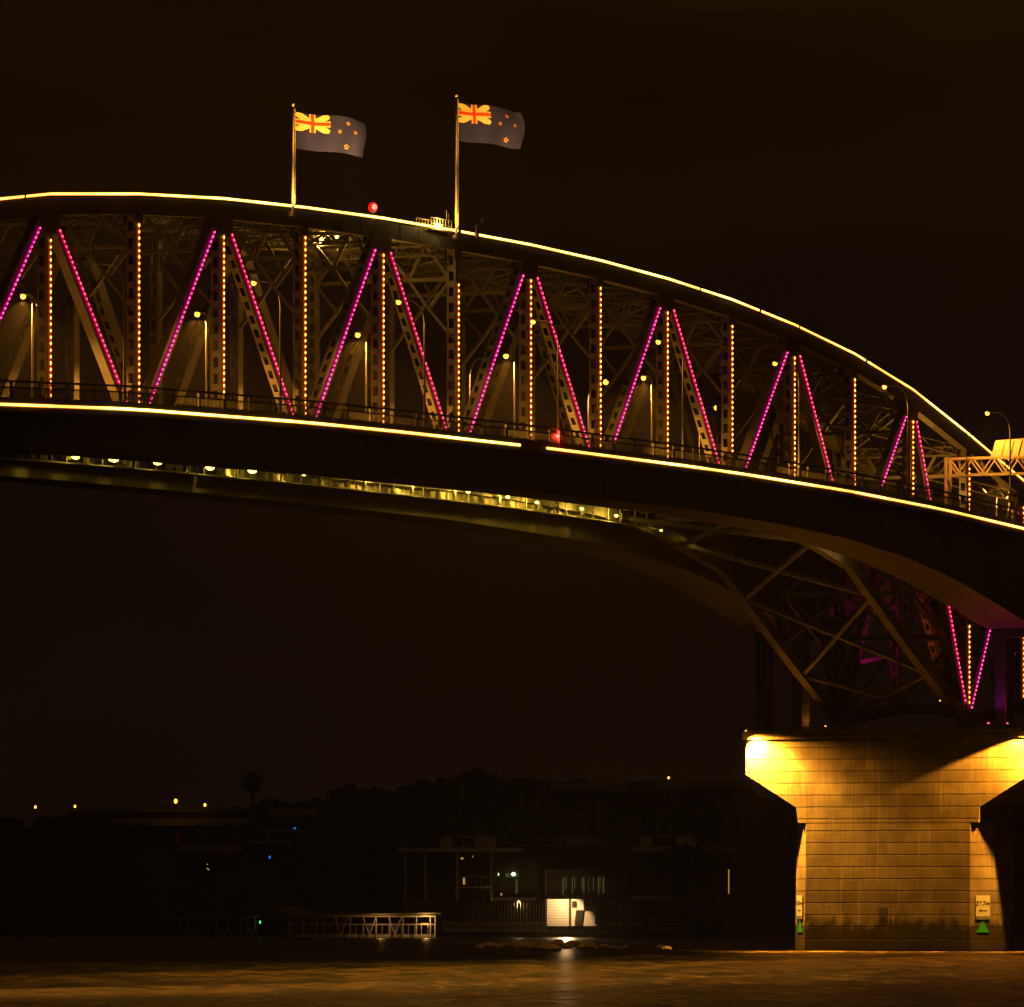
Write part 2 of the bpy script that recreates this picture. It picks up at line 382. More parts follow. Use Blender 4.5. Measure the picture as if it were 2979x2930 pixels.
NODES = list(range(-3, 16))
for w0 in (0.0, WF):
    near = w0 == 0.0
    # top chord
    mb = MB()
    rows = [(XI(i), tz(XI(i))-.28, tz(XI(i))-1.75) for i in NODES]
    mb.strip(rows, w0-.48, w0+.48)
    for i in NODES:      # gussets
        X = XI(i); z = tz(X)-1.7
        g = [(-1.9, .3), (1.9, .3), (1.25, -1.6), (-1.25, -1.6)] if i % 2 == 0 else [(-.8, .3), (.8, .3), (.7, -1.0), (-.7, -1.0)]
        for s_ in (-1, 1):
            mb.prism([(X+a, z+b) for a, b in g], lambda u_, v_: (u_, w0+s_*.50, v_), lambda u_, v_: (u_, w0+s_*.53, v_))
    # cover plate seams
    for i in NODES[:-1]:
        for f_ in (.25, .5, .75):
            X = XI(i)+P*f_; z = tz(X)
            mb.box(X-.25, X+.25, w0-.50, w0+.50, z-1.72, z-.26)
    tc_ = mb.build('top_chord', 'girder', bridge)
    if near:
        cuts = [56, 655, 665, 674, 1321, 1371, 2023, 2107, 2197, 2301, 2311, 2507, 2644, 2810]
        wid = {56: 4, 655: 1.5, 665: 1.5, 674: 1.5, 1321: 6, 1371: 8, 2023: 3, 2107: 1, 2197: 4, 2301: 1, 2311: 3, 2507: 4, 2644: 1, 2810: 2}
        edges = []; a = XI(-3)
        for c_ in cuts:
            x0 = unp(c_-wid[c_], 0)[0]; x1 = unp(c_+wid[c_], 0)[0]; edges.append((a, x0)); a = x1
        edges.append((a, XI(15)))
        for a, b in edges:
            mb = MB(); xs = [a]+[XI(i) for i in NODES if a < XI(i) < b]+[b]
            mb.strip([(x, tz(x)+.075, tz(x)-.075) for x in xs], -.62, -.53)
            k_ = len(mb.m); mb.strip([(x, tz(x)+.125, tz(x)+.077) for x in xs], -.60, -.54); mb.strip([(x, tz(x)-.077, tz(x)-.135) for x in xs], -.60, -.54)  # thin glowing edges draw the amber halo of the line
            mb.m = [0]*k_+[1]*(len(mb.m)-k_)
            mb.build('light_strip', ['led_line', 'halo_edge'], tc_)
    # lower chord
    mb = MB()
    for i in NODES[:-1]:
        a = (XI(i), w0, lz(XI(i))); b = (XI(i+1), w0, lz(XI(i+1)))
        mb.bar(a, b, .9, 1.15)
        mb.bar((a[0]*.75+b[0]*.25, w0, a[2]*.75+b[2]*.25), (a[0]*.68+b[0]*.32, w0, a[2]*.68+b[2]*.32), .96, 1.21)
        mb.bar((a[0]*.35+b[0]*.65, w0, a[2]*.35+b[2]*.65), (a[0]*.28+b[0]*.72, w0, a[2]*.28+b[2]*.72), .96, 1.21)
    mb.build('lower_chord', 'steel', bridge)
    for i in NODES:
        X = XI(i); zt = tz(X)-1.7; zb = lz(X)+.5
        if zt-zb < 2: continue
        mb = MB(); wd = .95 if i % 2 == 0 else .8
        ladder(mb, (X, w0, zt), (X, w0, zb), wd, .9, True)
        v = mb.build('vertical_post', 'steel', bridge)
        if near:
            zs = (tz(X)-3.4) if i % 2 == 0 else (tz(X)-2.7)
            if i == 5: zs = tz(X)-5.0
            if i == 0: zs = tz(X)-3.9
            ze = dz(X)+.2
            if i == 13: zs = 6.4+(2593-1824)/27.16; ze = 26.6
            if i == 14:
                string(v, (X, 0, 6.4+(2593-1812)/26.6), (X, 0, 27.4), -.5, 'led_warm', .58); zs = tz(X)-3; ze = dz(X)
            if i == 15: continue
            if i == 13: string(v, (X, 0, tz(X)-2.6), (X, 0, dz(X)-.5), -.5, 'led_warm')
            string(v, (X, 0, zs), (X, 0, ze), -.5, 'led_warm')
        if i % 2 == 0:
            for j, matn in ((i-1, 'led_purple'), (i+1, 'led_pink')):
                if j not in NODES or j < -3: continue
                Xj = XI(j); a = Vector((X, w0, tz(X)-.9)); b = Vector((Xj, w0, lz(Xj)))
                mb = MB(); solid = i in (0, 2, 10, 12) and j in (1, 11, 13, 9) and near
                ladder(mb, a, b, 1.15, .8, not solid)
                dg = mb.build('diagonal_member', 'steel', bridge)
                if near:
                    ln = (b-a).length; u = (b-a)/ln
                    s0 = 2.7; s1 = min(ln-1.2, (a.z-(dz(Xj)-.9))/(-u.z)) if j not in (13,) else ln-.9
                    if i == 12 and j == 13: s1 = ln-2.0
                    if i == 14 and j == 13: s1 = ln-1.6
                    string(dg, a+u*s0, a+u*s1, -.45, matn)

# sway frames, top bracing, deck, lower bracing
for i in NODES[:-1]:
    X = XI(i); zt = tz(X)-1.2; hgt = tz(X)-dz(X)
    if hgt > 9:
        mb = MB(); zs = zt-3.2
        sd = (1, 0, 0)
        mb.bar((X, .3, zs), (X, WF-.3, zs), .35, .35, sd)
        for m_ in (0, 1):
            f = (lambda w_: w_) if m_ == 0 else (lambda w_: WF-w_)
            mb.bar((X, f(WF/2), zt), (X, f(4.6), zs), .3, .3, sd)
            mb.bar((X, f(4.6), zs), (X, f(2.8), zt), .3, .3, sd)
            mb.bar((X, f(2.8), zt), (X, f(.3), zs), .3, .3, sd)
            if hgt > 14:
                mb.bar((X, f(4.6), zs), (X, f(2.5), zs-2.7), .28, .28, sd)
                mb.bar((X, f(2.5), zs-2.7), (X, f(.3), zs-.1), .28, .28, sd)
                mb.bar((X, f(2.5), zs-2.7), (X, f(.1), zs-5.4), .28, .28, sd)
        # laced transverse strut
        for z_ in (zt-.1, zt-1.0):
            for x_ in (-.4, .4): mb.bar((X+x_, .3, z_), (X+x_, WF-.3, z_), .16, .16, sd)
        n = 14
        for j in range(n):
            y0 = .5+(WF-1)*j/n; y1 = .5+(WF-1)*(j+1)/n
            for x_ in (-.4, .4):
                mb.bar((X+x_, y0, zt-.1 if j % 2 else zt-1.0), (X+x_, y1, zt-1.0 if j % 2 else zt-.1), .07, .07, sd)
        mb.build('sway_frame', 'steel', bridge)
    # laced top laterals
    if i+1 in NODES[:-1] and hgt > 7:
        mb = MB(); X1 = XI(i+1); z1 = tz(X1)-1.2
        for (wa, wb) in ((.4, WF-.4), (WF-.4, .4)):
            a = Vector((X, wa, zt)); b = Vector((X1, wb, z1)); n = 18
            for dz_ in (0, -1.0):
                mb.bar(a+Vector((0, 0, dz_)), b+Vector((0, 0, dz_)), .22, .14)
            for j in range(n):
                t0 = j/n; t1 = (j+1)/n
                q0 = a.lerp(b, t0)+Vector((0, 0, -1.0 if j % 2 else 0)); q1 = a.lerp(b, t1)+Vector((0, 0, 0 if j % 2 else -1.0))
                mb.bar(q0, q1, .08, .08)
        mb.build('top_bracing', 'steel', bridge)
# road deck, widened past its edges to block lamplight falling through the gaps
mb = MB(); mb.strip([(x, dz(x)+.1, dz(x)-.55) for x in ST], -1.38, WF+1.38)
dk = mb.build('road_deck', 'asphalt', bridge)
mb = MB()
for w_ in (.75, WF-.85):
    mb.strip([(x, dz(x)+.95, dz(x)+.11) for x in ST], w_, w_+.1)
mb.build('kerb_barrier', 'galv', dk)
mb = MB()
for w_ in (2.8, 5.8, 8.8, 11.8):
    mb.strip([(x, dz(x)-.56, dz(x)-1.15) for x in ST], w_-.15, w_+.15)
x = -90.0
while x < 330:
    mb.box(x-.15, x+.15, .5, 14.0, dz(x)-1.55, dz(x)-.56); x += P/4
mb.build('floor_beams', 'darksteel', dk)
# edge stringer facing the lamps, with stiffeners; black and pale spans paint shade and light
for xa, xb, m_ in ((-40, 45, 'darksteel'), (45.2, 130, 'render')):
    mb = MB(); sr = [(x, dz(x)-1.3, dz(x)-2.75) for x in [xa]+[q for q in ST if xa < q < xb]+[xb]]
    mb.strip(sr, WF+.8, WF+.9)
    mb.strip([(x, a, a-.14) for x, a, b in sr], WF+.45, WF+.79); mb.strip([(x, b+.12, b) for x, a, b in sr], WF+.45, WF+.79)
    x = xa+1.0
    while x < xb-1:
        mb.box(x, x+.16, WF+.5, WF+.79, dz(x)-2.62, dz(x)-1.46); x += 1.9
    mb.build('edge_stringer', 'black' if m_ == 'darksteel' else m_, bridge)
# service walkway below the deck
mb = MB(); wr = [x for x in ST if -40 <= x <= 135]
mb.strip([(x, dz(x)-2.85, dz(x)-2.95) for x in wr], WF-1.0, WF-.2)
x = -39.0; k_ = 0
while x < 134:
    mb.box(x-.04, x+.04, WF-.9, WF-.8, dz(x)-2.84, dz(x)-1.1); x += 3.3+.9*math.sin(x)
    if k_ % 3 == 0: mb.box(x, x+.35, WF-1.05, WF-.95, dz(x)-2.6, dz(x)-1.9)
    k_ += 1
mb.build('service_walkway', 'galv', bridge)
# lower lateral bracing between the chords and tower bracing over the pier
NL = [XI(9.35), XI(10.37), XI(11.38), XI(12.36), XI(12.98)]
for k in range(4):
    for wa, wb in ((0, WF), (WF, 0)):
        mb = MB(); a = Vector((NL[k], wa, lz(NL[k]))); b = Vector((NL[k+1], wb, lz(NL[k+1])))
        mb.bar(a, b, .42, .42); mb.build('lateral_brace', 'steel', bridge)
for i in (10, 11, 12, 13, 14):
    X = XI(i); za = lz(X); zb = dz(X)-1.6
    mb = MB(); sd = (1, 0, 0)
    mb.bar((X, .3, zb), (X, WF-.3, zb), .5, .8, sd)
    if zb-za > 6:
        zm = (za+zb)/2
        mb.bar((X, .3, zm), (X, WF-.3, zm), .4, .5, sd)
        for z0, z1 in ((za+.4, zm), (zm, zb)):
            mb.bar((X, .3, z0), (X, WF/2, z1), .32, .32, sd); mb.bar((X, WF-.3, z0), (X, WF/2, z1), .32, .32, sd)
            mb.bar((X-.35, .3, z1), (X-.35, WF/2, z0), .18, .18, sd); mb.bar((X-.35, WF-.3, z1), (X-.35, WF/2, z0), .18, .18, sd)
    mb.build('cross_frame', 'darksteel', bridge)
for w_ in (.0, WF):                                         # inner longitudinal bracing at pier level
    mb = MB()
    for a, b in ((12, 13), (13, 14)):
        mb.bar((XI(a), w_, lz(XI(a))+6), (XI(b), w_, lz(XI(b))+6), .4, .5)
        mb.bar((XI(a), w_, lz(XI(a))+6), (XI(b), w_, lz(XI(b))+13 if b == 13 else lz(XI(b))+6), .3, .3)
    mb.build('bracing_strut', 'darksteel', bridge)
for w_ in (0, WF):                                          # bearings
    mb = MB(); mb.box(XI(13)-1.1, XI(13)+1.1, w_-.9, w_+.9, 23.72, 24.2)
    mb.prism([(XI(13)-.9, 24.2), (XI(13)+.9, 24.2), (XI(13)+.35, 25.2), (XI(13)-.35, 25.2)], lambda a, b: (a, w_-.6, b), lambda a, b: (a, w_+.6, b))
    mb.build('bearing', 'darksteel', bridge)

# ------------------------------------------------------------------ clip-on box girder decks
def clip_on(name, y_out, y_in, bot, label, near):
    """y_out is the outer edge (LED fascia), y_in the edge beside the truss"""
    r = empty(name); tag(r, label, 'bridge deck', 'box girder decks either side of the truss')
    s_ = 1 if y_in > y_out else -1
    lo, hi = min(y_out, y_in), max(y_out, y_in)
    mb = MB(); mb.strip([(x, dz(x)+.12, dz(x)-.35) for x in ST], lo+.16, hi)
    mb.build('deck_slab', 'asphalt', r)
    mb = MB(); a, b = sorted((y_out, y_out+s_*.15)); mb.strip([(x, dz(x)+.62, dz(x)-.55) for x in ST], a, b)
    mb.build('edge_beam', 'girder', r)
    mb = MB(); yo = y_out+s_*.5; yi = y_out+s_*6.3
    a, b = sorted((yo, yi)); mb.strip([(x, dz(x)-.36, ip(x, bot)) for x in ST], a, b)
    x = -93.0
    while x < 335:                                          # web stiffener seams
        mb.box(x, x+.1, a-.025, b+.025, ip(x, bot)+.3, dz(x)-.6); x += 3.8
    # inner haunch bracket
    a, b = sorted((yi+s_*.001, y_in)); 
    x = -93.0
    while x < 335:
        mb.prism([(yi+s_*.03, dz(x)-.37), (y_in, dz(x)-.37), (yi+s_*.03, dz(x)-1.6)], lambda u_, v_: (x, u_, v_), lambda u_, v_: (x+.12, u_, v_)); x += 3.8
    mb.build('box_girder', 'girder', r)
    # railing
    mb = MB(); yr = y_out+s_*.07
    for h0, h1, t in ((1.80, 1.98, .09), (1.34, 1.46, .05), (.66, .72, .05)):
        mb.strip([(x, dz(x)+h1, dz(x)+h0) for x in ST], yr-t/2, yr+t/2)
    x = -92.0
    while x < 335:
        z = dz(x); mb.box(x-.1, x+.1, yr-.1, yr+.1, z+.625, z+1.9)
        x += 4.5
    mb.build('railing', 'darksteel', r)
    mb = MB(); x = -60.0
    while x < 260:
        z = dz(x); mb.box(x-.055, x+.055, yr-.012, yr+.012, z+.73, z+1.35); x += .24
    mb.build('railing_mesh', 'darksteel', r)
    # inner barrier
    mb = MB(); yb = y_in-s_*.15
    mb.strip([(x, dz(x)+1.0, dz(x)+.13) for x in ST], yb-.06, yb+.06)
    mb.build('inner_barrier', 'galv', r)
    if near:
        brk = [(-95, unp(1511, 0, -10)[0]), (unp(1590, 0, -10)[0], unp(2165, 0, -10)[0]), (unp(2170, 0, -10)[0], 330)]
        for a, b in brk:
            xs = [a]+[x for x in ST if a < x < b]+[b]; mb = MB()
            mb.strip([(x, dz(x)+.085, dz(x)-.085) for x in xs], y_out-.13, y_out-.01)
            k_ = len(mb.m); mb.strip([(x, dz(x)+.13, dz(x)+.087) for x in xs], y_out-.11, y_out-.02); mb.strip([(x, dz(x)-.087, dz(x)-.145) for x in xs], y_out-.11, y_out-.02)  # edges above and below carry the painted halo
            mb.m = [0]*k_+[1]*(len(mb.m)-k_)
            mb.build('light_strip', ['led_line', 'halo_edge'], r)
    # legs down to the pier
    for yl in (y_out+s_*1.1, y_out+s_*5.4):
        mb = MB(); mb.box(XI(13)-1.0, XI(13)+1.0, yl-.6, yl+.6, 23.75, 33.5)
        mb.box(XI(13)-1.3, XI(13)+1.3, yl-.9, yl+.9, 23.72, 24.1)
        mb.build('support_leg', 'girder', r)
    mb = MB(); a, b = sorted((y_out+s_*.3, y_out+s_*6.4)); mb.box(XI(13)-1.15, XI(13)+1.15, a, b, 33.5, ip(XI(13), bot)-.003)
    mb.build('cross_beam', 'girder', r)
    return r
clip_on('box_girder_deck', -10.0, -1.4, NB, 'dark box girder road deck before the truss, a bright light line along its edge', True)
clip_on('box_girder_deck', WF+10.0, WF+1.4, FB, 'dark box girder road deck behind the truss with yellow light pools on its web', False)

# ------------------------------------------------------------------ pier
pier = empty('bridge_pier', (XI(13), 7, 0))
tag(pier, 'huge pale concrete pier with flared arms, floodlit orange, standing in the water', 'bridge pier')
F0, F1 = XI(13)-4.6, XI(13)+4.6
YL, YR = 16.5, -2.6
def pmesh(mb, name, m='concrete', parent=pier):
    mb.v = [(a-XI(13), b-7, c) for a, b, c in mb.v]; return mb.build(name, m, parent)
mb = MB(); ch = 1.95
def ring(z, g):
    return [(F0-g, YR-g*.3, z), (F0+ch, YR-ch-g, z), (F1-ch, YR-ch-g, z), (F1+g, YR-g*.3, z), (F1+g, YL+g*.3, z), (F1-ch, YL+ch+g, z), (F0+ch, YL+ch+g, z), (F0-g, YL+g*.3, z)]
lev = [(-6, .25), (0, .2), (13.75, 0)]
R_ = [ring(*q) for q in lev]; k0 = len(mb.v)
for r_ in R_: mb.v += r_
for a in range(2):
    for j in range(8):
        mb.f.append((a*8+j, a*8+(j+1) % 8, (a+1)*8+(j+1) % 8, (a+1)*8+j)); mb.m.append(0)
mb.f.append(tuple(range(23, 15, -1))); mb.m.append(0)
pmesh(mb, 'pier_shaft')
mb = MB(); hp = [(YR-.95, 13.75), (YL+.95, 13.75), (YL+1.15, 15.4), (23.6, 19.0), (23.6, 22.75), (-9.9, 22.75), (-9.9, 19.0), (YR-1.15, 15.4)]
mb.prism(hp, lambda u_, v_: (F0-.012, u_, v_), lambda u_, v_: (F1+.012, u_, v_))
pmesh(mb, 'pier_head')
mb = MB(); mb.box(F0-.35, F1+.35, -10.1, 23.85, 22.75, 23.7)
pmesh(mb, 'pier_cap')
mb = MB()                                                    # small railing on the cap
for y_ in np.arange(-9.9, 23.7, .7): mb.box(F0-.25, F0-.2, y_-.02, y_+.03, 23.7, 24.55)
for z_ in (24.1, 24.5): mb.box(F0-.26, F0-.22, -9.9, 23.7, z_, z_+.05)
pmesh(mb, 'cap_railing', 'darksteel')
# pale number plate on the face
mb = MB(); mb.box(-5.3, -5.22, 6.55-7, 7.75-7, 3.1, 4.6); np_ = mb.build('number_plate', 'concrete', pier)
me = text_mesh('07', .8, .01); me.materials.append(M['ink']); t = bpy.data.objects.new('number', me); COL.objects.link(t); t.parent = np_
t.matrix_world = Matrix(((0, 0, -1, -5.34), (-1, 0, 0, .15), (0, 1, 0, 3.6), (0, 0, 0, 1)))
# floodlights at the arm ends
def flood(y, z, lab, target, power, cone, fx=F0-1.35, blend=.15, pw2=0):
    r = empty('floodlight', (fx, y, z)); tag(r, lab, 'floodlight', 'floodlights on the pier arms')
    mb = MB(); mb.bar((0, 0, .25), (F0-.4-fx, 0, .65), .1, .1); mb.build('bracket', 'darksteel', r)
    mb = MB(); mb.box(-.3, .3, -.35, .35, .12, .3); mb.bar((-.3, 0, .2), (-.3, 0, -.05), .7, .04); mb.build('lamp_housing', 'darksteel', r)
    mb = MB(); mb.box(-.25, .25, -.3, .3, .06, .115); mb.build('lamp_glass', 'sodium', r)
    light('flood_lamp', 'SPOT', (0, 0, -.05), power, (1.0, .375, .025), r, .18, target=(Vector(target)-Vector((fx, y, z)))+Vector((0, 0, -.05)), cone=cone, blend=blend)
    light('flood_lamp', 'SPOT', (.12, -.5, -.5), pw2, (1.0, .42, .04), r, .18, target=(1.0, -1.3, -2.7), cone=104, blend=.5)  # second spot added to burn out the end of the arm
    return r
flood(23.3, 23.6, 'bright sodium floodlight burning out the open end of the pier arm over the water', (F0+.3, 14.0, 9.6), 40000, 104, blend=.6, pw2=62000)
flood(-9.5, 23.4, 'sodium floodlight on the pier arm nearest the camera, at the picture edge', (F0+1.6, 1.0, 4.0), 42000, 84, pw2=20000)

# navigation boards on the chamfers
def nav(side, labb, labt):
    # local frame on chamfer: u along the facet, n outward
    if side < 0:
        c = Vector((F0+ch*.5, YR-ch*.5, 0)); n_ = Vector((-1, -1, 0)).normalized()
    else:
        c = Vector((F0+ch*.5, YL+ch*.5, 0)); n_ = Vector((-1, 1, 0)).normalized()
    n_ = n_
    u = n_.cross(Vector((0, 0, 1))) * -1
    u.normalize()
    base = c+n_*.17
    def fr(z, off=0): 
        return Matrix(((u.x, 0, n_.x, base.x+n_.x*off), (u.y, 0, n_.y, base.y+n_.y*off), (0, 1, 0, z), (0, 0, 0, 1)))
    r = empty('clearance_board'); r.matrix_world = fr(4.9)
    tag(r, labb, 'sign', 'clearance boards on the pier corners')
    mb = MB(); mb.box(-.82, .82, -1.15, 1.05, 0, .07); mb.build('board', 'white', r)
    mb = MB(); mb.box(-.82, .82, -1.5, -1.16, 0, .07); mb.box(-.78, -.5, -1.44, -1.22, .071, .08); mb.build('blue_band', 'blue', r)
    me = text_mesh('37.7m', .64, .02); me.materials.append(M['ink']); t = bpy.data.objects.new('lettering', me); COL.objects.link(t); t.parent = r
    t.location = (0, 0.02, .085)
    mb = MB(); mb.box(-.3, .48, -.62, -.52, .072, .085)
    mb.prism([(-.46, -.57), (-.22, -.75), (-.22, -.39)], lambda a, b: (a, b, .072), lambda a, b: (a, b, .085)); mb.build('arrow', 'ink', r)
    o = MB(); o.prism([(-.74, -.62), (.74, -.62), (0, .62)], lambda a, b: (a, b, 0), lambda a, b: (a, b, .05))
    t_ = o.build('channel_marker', 'green'); t_.matrix_world = fr(2.62)
    tag(t_, labt, 'marker', 'green triangles on the pier corners')
nav(-1, 'cream board reading 37.7m with an arrow, on the wider lit corner of the pier', 'wide green triangle painted under the board on the lit near corner of the pier')
nav(1, 'narrow looking cream clearance board on the pier corner toward the open water', 'slim looking green triangle on the pier corner toward the open water')

# ------------------------------------------------------------------ street lamps
def lamp_arc(hgt, reach, s_, side_bracket=True, gl=.23):
    """s_: direction of the arm along Y"""
    r = empty('street_lamp'); mb = MB()
    pts = [(0, 0, -.3), (0, 0, hgt*.5), (0, 0, hgt-2.2)]
    mb.tube(pts, .12, 8, .075)
    arc = [(0, s_*reach*(1-math.cos(t)), hgt-2.2+2.2*math.sin(t)) for t in [math.pi/2*k/8 for k in range(9)]]
    mb.tube(arc, .075, 8, .05); mb.tube([arc[-1], (0, s_*(reach+.5), hgt+.03)], .05, 6)
    mb.tube([(0, 0, .0), (0, 0, 1.4)], .17, 8)
    if side_bracket: mb.box(-.14, .14, -.06, .2, -.9, -.2)
    mb.build('pole', 'galv', r)
    mb = MB(); mb.ball((0, s_*(reach+.95), hgt+.06), .17, .48, .12); mb.build('lamp_head', 'galv', r, True)
    mb = MB(); mb.ball((0, s_*(reach+1.0), hgt-.08), gl, gl, gl); mb.build('lamp_glass', 'sodium', r, True)
    return r
def lit(r, y, z, pw):
    light('lamp_light', 'SPOT', (0, y, z-.1), pw, SOD, r, .12, target=(0, y, z-5), cone=150, blend=.5)

ordn = ['first', 'second', 'third', 'fourth', 'fifth', 'sixth', 'seventh', 'eighth']
nx = [-19.2, 8.3, 35.7, 63.0, 90.3, 117.5, 144.7, 171.9]
nearl = ['unlit curved street lamp behind the longest post of the amber lights', 'curved street lamp beside the pink string under the first flagpole', 'curved street lamp just left of the second flagpole', 'curved street lamp beside the red light on the near deck railing',
         'curved street lamp whose head overlaps an amber string, fifth along the near railing', 'tall curved street lamp at the top of a purple string, sixth along the railing', 'curved street lamp rising past the sloping light line of the top chord', 'tall curved street lamp in front of the yellow sign backs by the picture edge']
tmpl = lamp_arc(11.6, 1.6, 1)
for i, x in enumerate(nx):
    o = tmpl if i == 0 else copy_tree(tmpl)
    o.location = (x, -9.85, dz(x)+.4); tag(o, nearl[i], 'street lamp', 'curved street lamps along the near railing')
g0 = MB(); 
for ch_ in tmpl.children:
    if ch_.name.startswith('lamp_glass'): ch_.data = ch_.data.copy(); ch_.data.materials[0] = M['galv']
for o in [o for o in COL.objects if o.name.startswith('street_lamp') and o.type == 'EMPTY' and o is not tmpl]:
    lit(o, 2.6, 11.2, 4500)
farx = [58.9, 86.3, 113.3, 140.7, 168.1, 250.5]
farl = ['far curved street lamp hidden behind the truss under the first flagpole', 'dim unlit curved lamp pole between two pink strings on the far deck', 'bright orange street lamp with the widest glow, on the far deck between two truss panels', 'far deck street lamp shining beside the amber string above the red railing light',
        'far deck street lamp overlapping a pink string right of the bridge middle', 'glowing street lamp under the lattice gantry near the picture edge']
tmp2 = None
for i, x in enumerate(farx):
    if tmp2 is None: tmp2 = o = lamp_arc(12.6, 1.05, -1, True, .27)
    else: o = copy_tree(tmp2)
    o.location = (x, WF+9.85, dz(x)+.4); tag(o, farl[i], 'street lamp', 'curved street lamps on the far deck')
fl = [o for o in COL.objects if o.get('group') == 'curved street lamps on the far deck']
for o, pw in zip(fl, (0, 0, 6000, 6000, 6000, 9000)):
    if pw: lit(o, -2.05, 12.1, pw)
    else:
        for c_ in o.children:
            if c_.name.startswith('lamp_glass'): c_.data = c_.data.copy(); c_.data.materials[0] = M['galv']
# short-arm lamps beside the even posts
def lamp_short():
    r = empty('road_lamp'); mb = MB(); mb.tube([(0, 0, 0), (0, 0, 9.6)], .1, 8, .07); mb.tube([(0, 0, 9.6), (0, .25, 9.85), (0, .6, 9.95)], .05, 6); mb.build('pole', 'girder', r)
    mb = MB(); mb.ball((0, .85, 9.98), .16, .4, .11); mb.build('lamp_head', 'galv', r, True)
    mb = MB(); mb.ball((0, .9, 9.78), .24, .24, .24); mb.build('lamp_glass', 'sodium', r, True)
    light('lamp_light', 'SPOT', (0, .95, 9.4), 100000, SOD, r, .12, target=(0, .95, 0), cone=150, blend=.5); return r
shl = ['road lamp glowing at the far left behind the first post of amber lights', 'road lamp beside the amber string below the unlit curved lamp', 'road lamp left of the amber string under the red beacon', 'road lamp left of the amber string to the right of the second flagpole', 'small road lamp near the amber string right of the bridge middle', 'road lamp low beside the yellow lit truss end near the picture edge']
tm = None
for k, (i, zz) in enumerate(((0, 0), (2, 0), (4, 0), (6, 0), (8, 0), (14, -.8))):
    if tm is None: tm = o = lamp_short()
    else: o = copy_tree(tm)
    X = XI(i)-.3; o.location = (X, 1.0, dz(X)+.1+zz if i < 14 else dz(X)-1.8)
    tag(o, shl[k], 'street lamp', 'road lamps standing beside the truss posts')

# ------------------------------------------------------------------ lamps under the deck
LP = [(143, 864), (215, 868), (298, 874), (397, 884), (477, 890), (575, 897), (655, 903), (720, 908), (800, 918), (885, 930), (960, 940), (1015, 950), (1100, 962), (1165, 975), (1250, 1003), (1325, 1018)]
bl = None; K = 1.53874
undl = ['small first lamp under the deck at the left end of its row', 'large bright lamp under the deck, second of its row', 'bright lamp under the deck, third of its row', 'bright lamp under the deck, fourth of its row', 'bright double lamp under the deck, fifth of its row',
        'half hidden lamp under the deck, sixth of its row', 'dim lamp under the deck, seventh of its row', 'lamp under the deck lighting the first ribbed panel, eighth of its row', 'lamp under the deck, ninth of its row', 'lamp under the deck, tenth of its row', 'lamp under the deck, eleventh of its row', 'lamp under the deck, twelfth of its row',
        'lamp under the deck, thirteenth of its row', 'lamp under the deck at the end of the lit ribbed panels', 'small lamp in the dark truss past the lit panels, last but one', 'small lamp deepest in the dark truss, last of its row']
for k, (x, y) in enumerate(LP):
    X, Z = unp(x*K, y*K, 12.8)
    if bl is None:
        bl = o = empty('bulkhead_lamp')
        mb = MB(); mb.box(-.38, .38, -.12, .12, .12, .2); mb.box(-.03, .03, -.03, .03, .2, .75); mb.build('bracket', 'darksteel', o)
        mb = MB(); mb.ball((0, 0, 0), .55, .24, .2); mb.build('lamp_glass', 'yellow', o, True)
        light('lamp_light', 'SPOT', (0, .45, -.02), 700, (1.0, .58, .05), o, .1, target=(0, 4.5, -.75), cone=40, blend=1.0)
        light('lamp_glow', 'POINT', (0, .5, .1), 6, (1.0, .58, .05), o, .1)
    else: o = copy_tree(bl)
    o.location = (X, 12.8, Z); tag(o, undl[k], 'lamp', 'yellow lamps hung under the road deck')
    if k == 1: o.scale = (1.45, 1.3, 1.3)
    if k in (2, 3, 4): o.scale = (1.2, 1.2, 1.2)
    if k > 4: o.scale = (.55, .7, .7)
    if k > 13: o.scale = (.35, .5, .5)
    if k >= 5:
        sc_ = {5: (300, 20), 6: (60, 8)}.get(k, (420, 330) if k < 14 else (15, 10))
        for c_ in list(o.children):
            if c_.type == 'LIGHT': c_.data = c_.data.copy(); c_.data.energy = sc_[0] if c_.data.type == 'SPOT' else sc_[1]

# work lights up in the top bracing
for k, (x, y, w_, pw, lab) in enumerate(((933, 694, 6.0, 1000, 'bright work lamp hung in the lit top bracing left of the red beacon'), (1113, 744, 1.6, 350, 'bright work lamp beside the amber string directly under the red beacon'), (980, 688, 9.0, 600, 'smaller work lamp further inside the lit top bracing'))):
    X, Z = unp(x, y, w_); r = empty('work_lamp', (X, w_, Z)); tag(r, lab, 'lamp', 'work lamps in the top bracing')
    mb = MB(); mb.box(-.12, .12, -.12, .12, .15, .25); mb.bar((0, 0, .25), (0, 0, 1.1), .05, .05); mb.build('housing', 'darksteel', r)
    mb = MB(); mb.ball((0, 0, 0), .17, .17, .19); mb.build('lamp_glass', 'yellow', r, True)
    light('lamp_light', 'POINT', (0, 0, -.3), pw, (1.0, .50, .06), r, .1)

